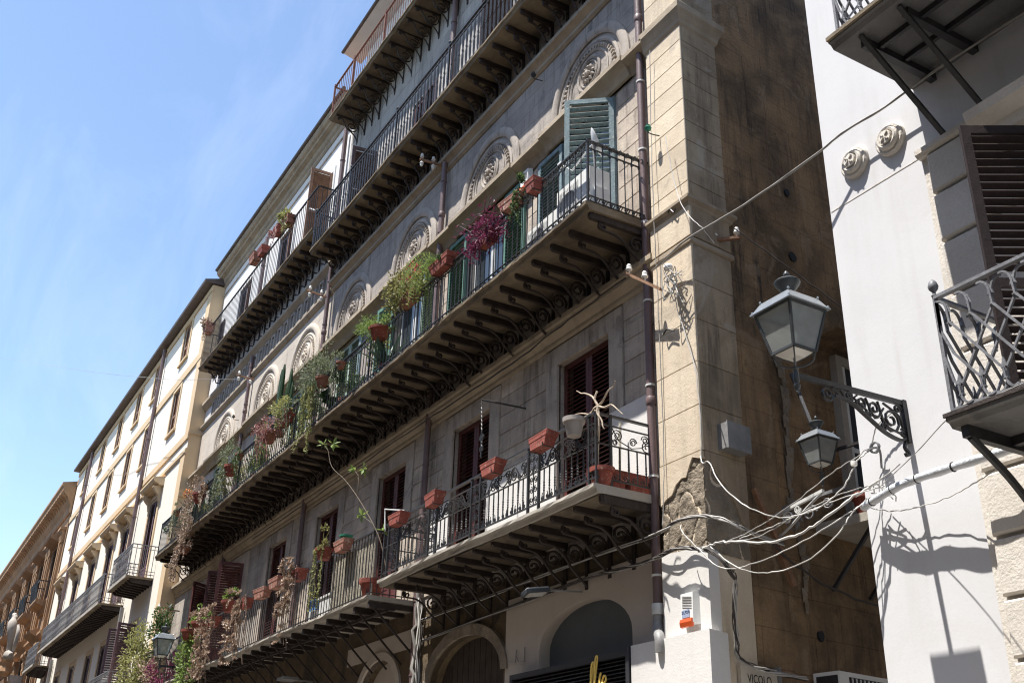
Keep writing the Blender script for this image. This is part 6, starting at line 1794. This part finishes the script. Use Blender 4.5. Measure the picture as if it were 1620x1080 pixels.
cable('grey cable just under the clamped one', [(-7.809, 6.980, 4.350),(-7.329, 6.950, 4.304),(-6.866, 7.000, 4.406),(-6.558, 7.100, 4.498),(-6.343, 7.200, 4.550),(-6.139, 7.300, 4.573)], .005, 'cablegrey')
cable('thin cable third from the top of the sagging group', [(-7.647, 7.000, 4.356),(-7.194, 6.950, 4.353),(-6.785, 7.000, 4.405),(-6.335, 7.100, 4.471),(-6.056, 7.280, 4.530)], .005, 'cablewhite')
t = thing('sheathed_cable', 'thick silver sheathed cable tied along the white house wall', 'cable', (-6.254, 7.220, 4.385))
cp = catmull([(-6.305, 7.260, 4.393),(-6.111, 7.200, 4.403),(-5.861, 7.160, 4.434),(-5.615, 7.150, 4.451),(-5.274, 7.120, 4.440),(-4.917, 7.120, 4.439),(-4.705, 7.140, 4.443),(-4.437, 7.140, 4.439)],8)
obj('sheath', MB().tube(cp, [.037+.003*math.sin(i*.9) for i in range(len(cp))], 10), M['sheath'], t, smooth=60)
for i in range(6, len(cp)-2, 9): obj('cable_tie', MB().tube([cp[i], cp[i+1].lerp(cp[i],.75)], .042, 10), M['black'], t)
random.seed(9)
t = thing('cable_tangle', 'tangle of loose wire ends where the cables meet the white house', 'cable', (-6.178, 7.300, 4.554))
for i in range(4):
    a = Vector((-6.198, 7.280, 4.544))+rdir()*.05
    obj('wire', MB().tube(catmull([a, a+Vector((random.uniform(-.1,.35),-.06,random.uniform(-.1,.14))), a+Vector((random.uniform(-.15,.6),random.uniform(-.1,.05),random.uniform(-.15,.18)))],5), .006, 4), M['cablewhite'], t)
cable('thin loose wire hanging under the silver cable', [(-6.297, 7.300, 4.398),(-6.041, 7.300, 4.301),(-5.774, 7.300, 4.270),(-5.436, 7.280, 4.270),(-5.094, 7.200, 4.295),(-4.847, 7.150, 4.332)], .005, 'cablewhite')
cable('hair thin wire slanting up to the lattice balcony', [(-6.130, 7.300, 4.542),(-5.382, 6.900, 4.567),(-4.568, 6.320, 4.503),(-4.221, 6.300, 4.513),(-3.870, 6.300, 4.540)], .004, 'cablegrey')
# clamp on the white wall with two short rods
t = thing('wall_clamp', 'iron cable clamp with rods on the white house wall', 'clamp', (-6.186, 7.380, 4.917))
obj('rod', MB().tube(catmull([(-6.157, 7.390, 4.743),(-6.078, 7.300, 4.869),(-6.110, 7.260, 4.895),(-6.186, 7.260, 4.881)],4), .011, 5), M['greyiron'], t)
obj('ring', MB().ribbon([(x,z) for x,z in spiral(0,0,.05,.045,0,1,14)], .03, .012, 'xz'), M['greyiron'], t, (-6.113, 7.280, 4.899))
obj('porcelain_knob', MB().lathe([(.0,-.03),(.028,-.02),(.03,0),(.028,.02),(.0,.03)], 10, (-6.257, 7.150, 4.766)), M['porcelain'], t, smooth=60)
# tangle and cables on the pilaster
t = thing('cable_tangle', 'knot of white wires round a junction on the lit pilaster face', 'cable', (-8.709, 7.200, 7.901))
random.seed(14)
obj('junction', MB().lathe([(.0,-.05),(.05,-.03),(.06,0),(.05,.03),(.0,.05)], 10, (-8.703, 7.120, 7.934)), M['plasticwhite'], t, smooth=60)
for i in range(16):
    a = Vector((-8.647, 7.140, 7.870))+rdir()*.06
    obj('wire', MB().tube(catmull([a, a+Vector((random.uniform(-.12,.12),-.07*random.random(),random.uniform(-.2,.08))), a+Vector((random.uniform(-.1,.16),-.03,random.uniform(-.45,.05))), a+Vector((random.uniform(.0,.2),0,random.uniform(-.5,.0)))],4), .006, 4), M['cablewhite' if i % 2 else 'cablegrey'], t)
cable('white cable running down the corner edge of the pilaster', [(-8.745, 7.200, 7.917),(-8.695, 7.200, 7.549),(-8.631, 7.200, 7.267),(-8.416, 7.200, 6.574),(-8.365, 7.200, 6.093),(-8.365, 7.200, 5.682),(-8.388, 7.200, 5.398)], .0058, 'cablewhite')
cable('thin wire down the face of the pilaster', [(-9.017, 7.220, 11.551),(-9.053, 7.220, 10.286),(-9.040, 7.200, 8.981),(-9.047, 7.220, 7.887),(-9.068, 7.240, 6.623),(-9.075, 7.240, 5.677),(-9.094, 7.200, 4.858)], .006, 'cablegrey')
cable('pale wire slung across the upper pilaster', [(-8.688, 7.150, 9.876),(-8.516, 7.150, 8.957),(-8.302, 7.100, 8.503),(-8.038, 7.100, 8.145),(-8.062, 7.300, 8.008)], .005, 'cablewhite')
cable('dark wire from the flank bracket into the alley', [al(.5,.3,8.5),al(1.0,.6,8.05),al(1.6,.95,7.5),al(1.8,1.05,7.3)], .007, 'cabledark')
bundle('vertical bunch of wires running down the alley corner', [(-8.212, 7.400, 4.190),(-8.271, 7.460, 3.981),(-8.343, 7.500, 3.614),(-8.365, 7.520, 3.430),(-8.371, 7.650, 3.320),(-8.408, 8.050, 3.287),(-8.518, 8.600, 3.267)], 9, .007, 'cablegrey', .030, 6, mats=['cablegrey','cablewhite','cabledark'])
cable('drooping dark cable across the alley wall', [al(.8,.14,4.75),al(1.4,.16,4.45),al(2.2,.16,4.28),al(3.2,.16,4.25)], .014, 'cabledark')
cable('thin wire crossing the sky to the far insulator bracket', [(-274.337, 4.600, 108.515),(-75.544, 4.900, 31.240),(-37.276, 5.800, 16.547),(-26.958, 6.760, 12.959)], .006, 'cablegrey')
cable('cable under the far balconies to the insulators', [(-15.944, 7.200, 5.619),(-15.520, 7.250, 5.291),(-15.517, 7.250, 4.494),(-15.468, 7.250, 3.725)], .03, 'cablegrey')
bundle('bunch of cables beside the second drain pipe', [(-15.378, 7.220, 5.061),(-15.259, 7.220, 4.552),(-15.185, 7.220, 3.741)], 6, .012, 'cablewhite', .05, 8, mats=['cablewhite','cabledark','cablegrey'])
cable('cable clipped below the first floor moulding', [(-9.666, 7.200, 8.257),(-11.008, 7.200, 8.225),(-12.567, 7.200, 8.135),(-14.868, 7.200, 8.151),(-17.465, 7.200, 8.160),(-20.727, 7.200, 8.128),(-24.974, 7.200, 8.137)], .012, 'cabledark')
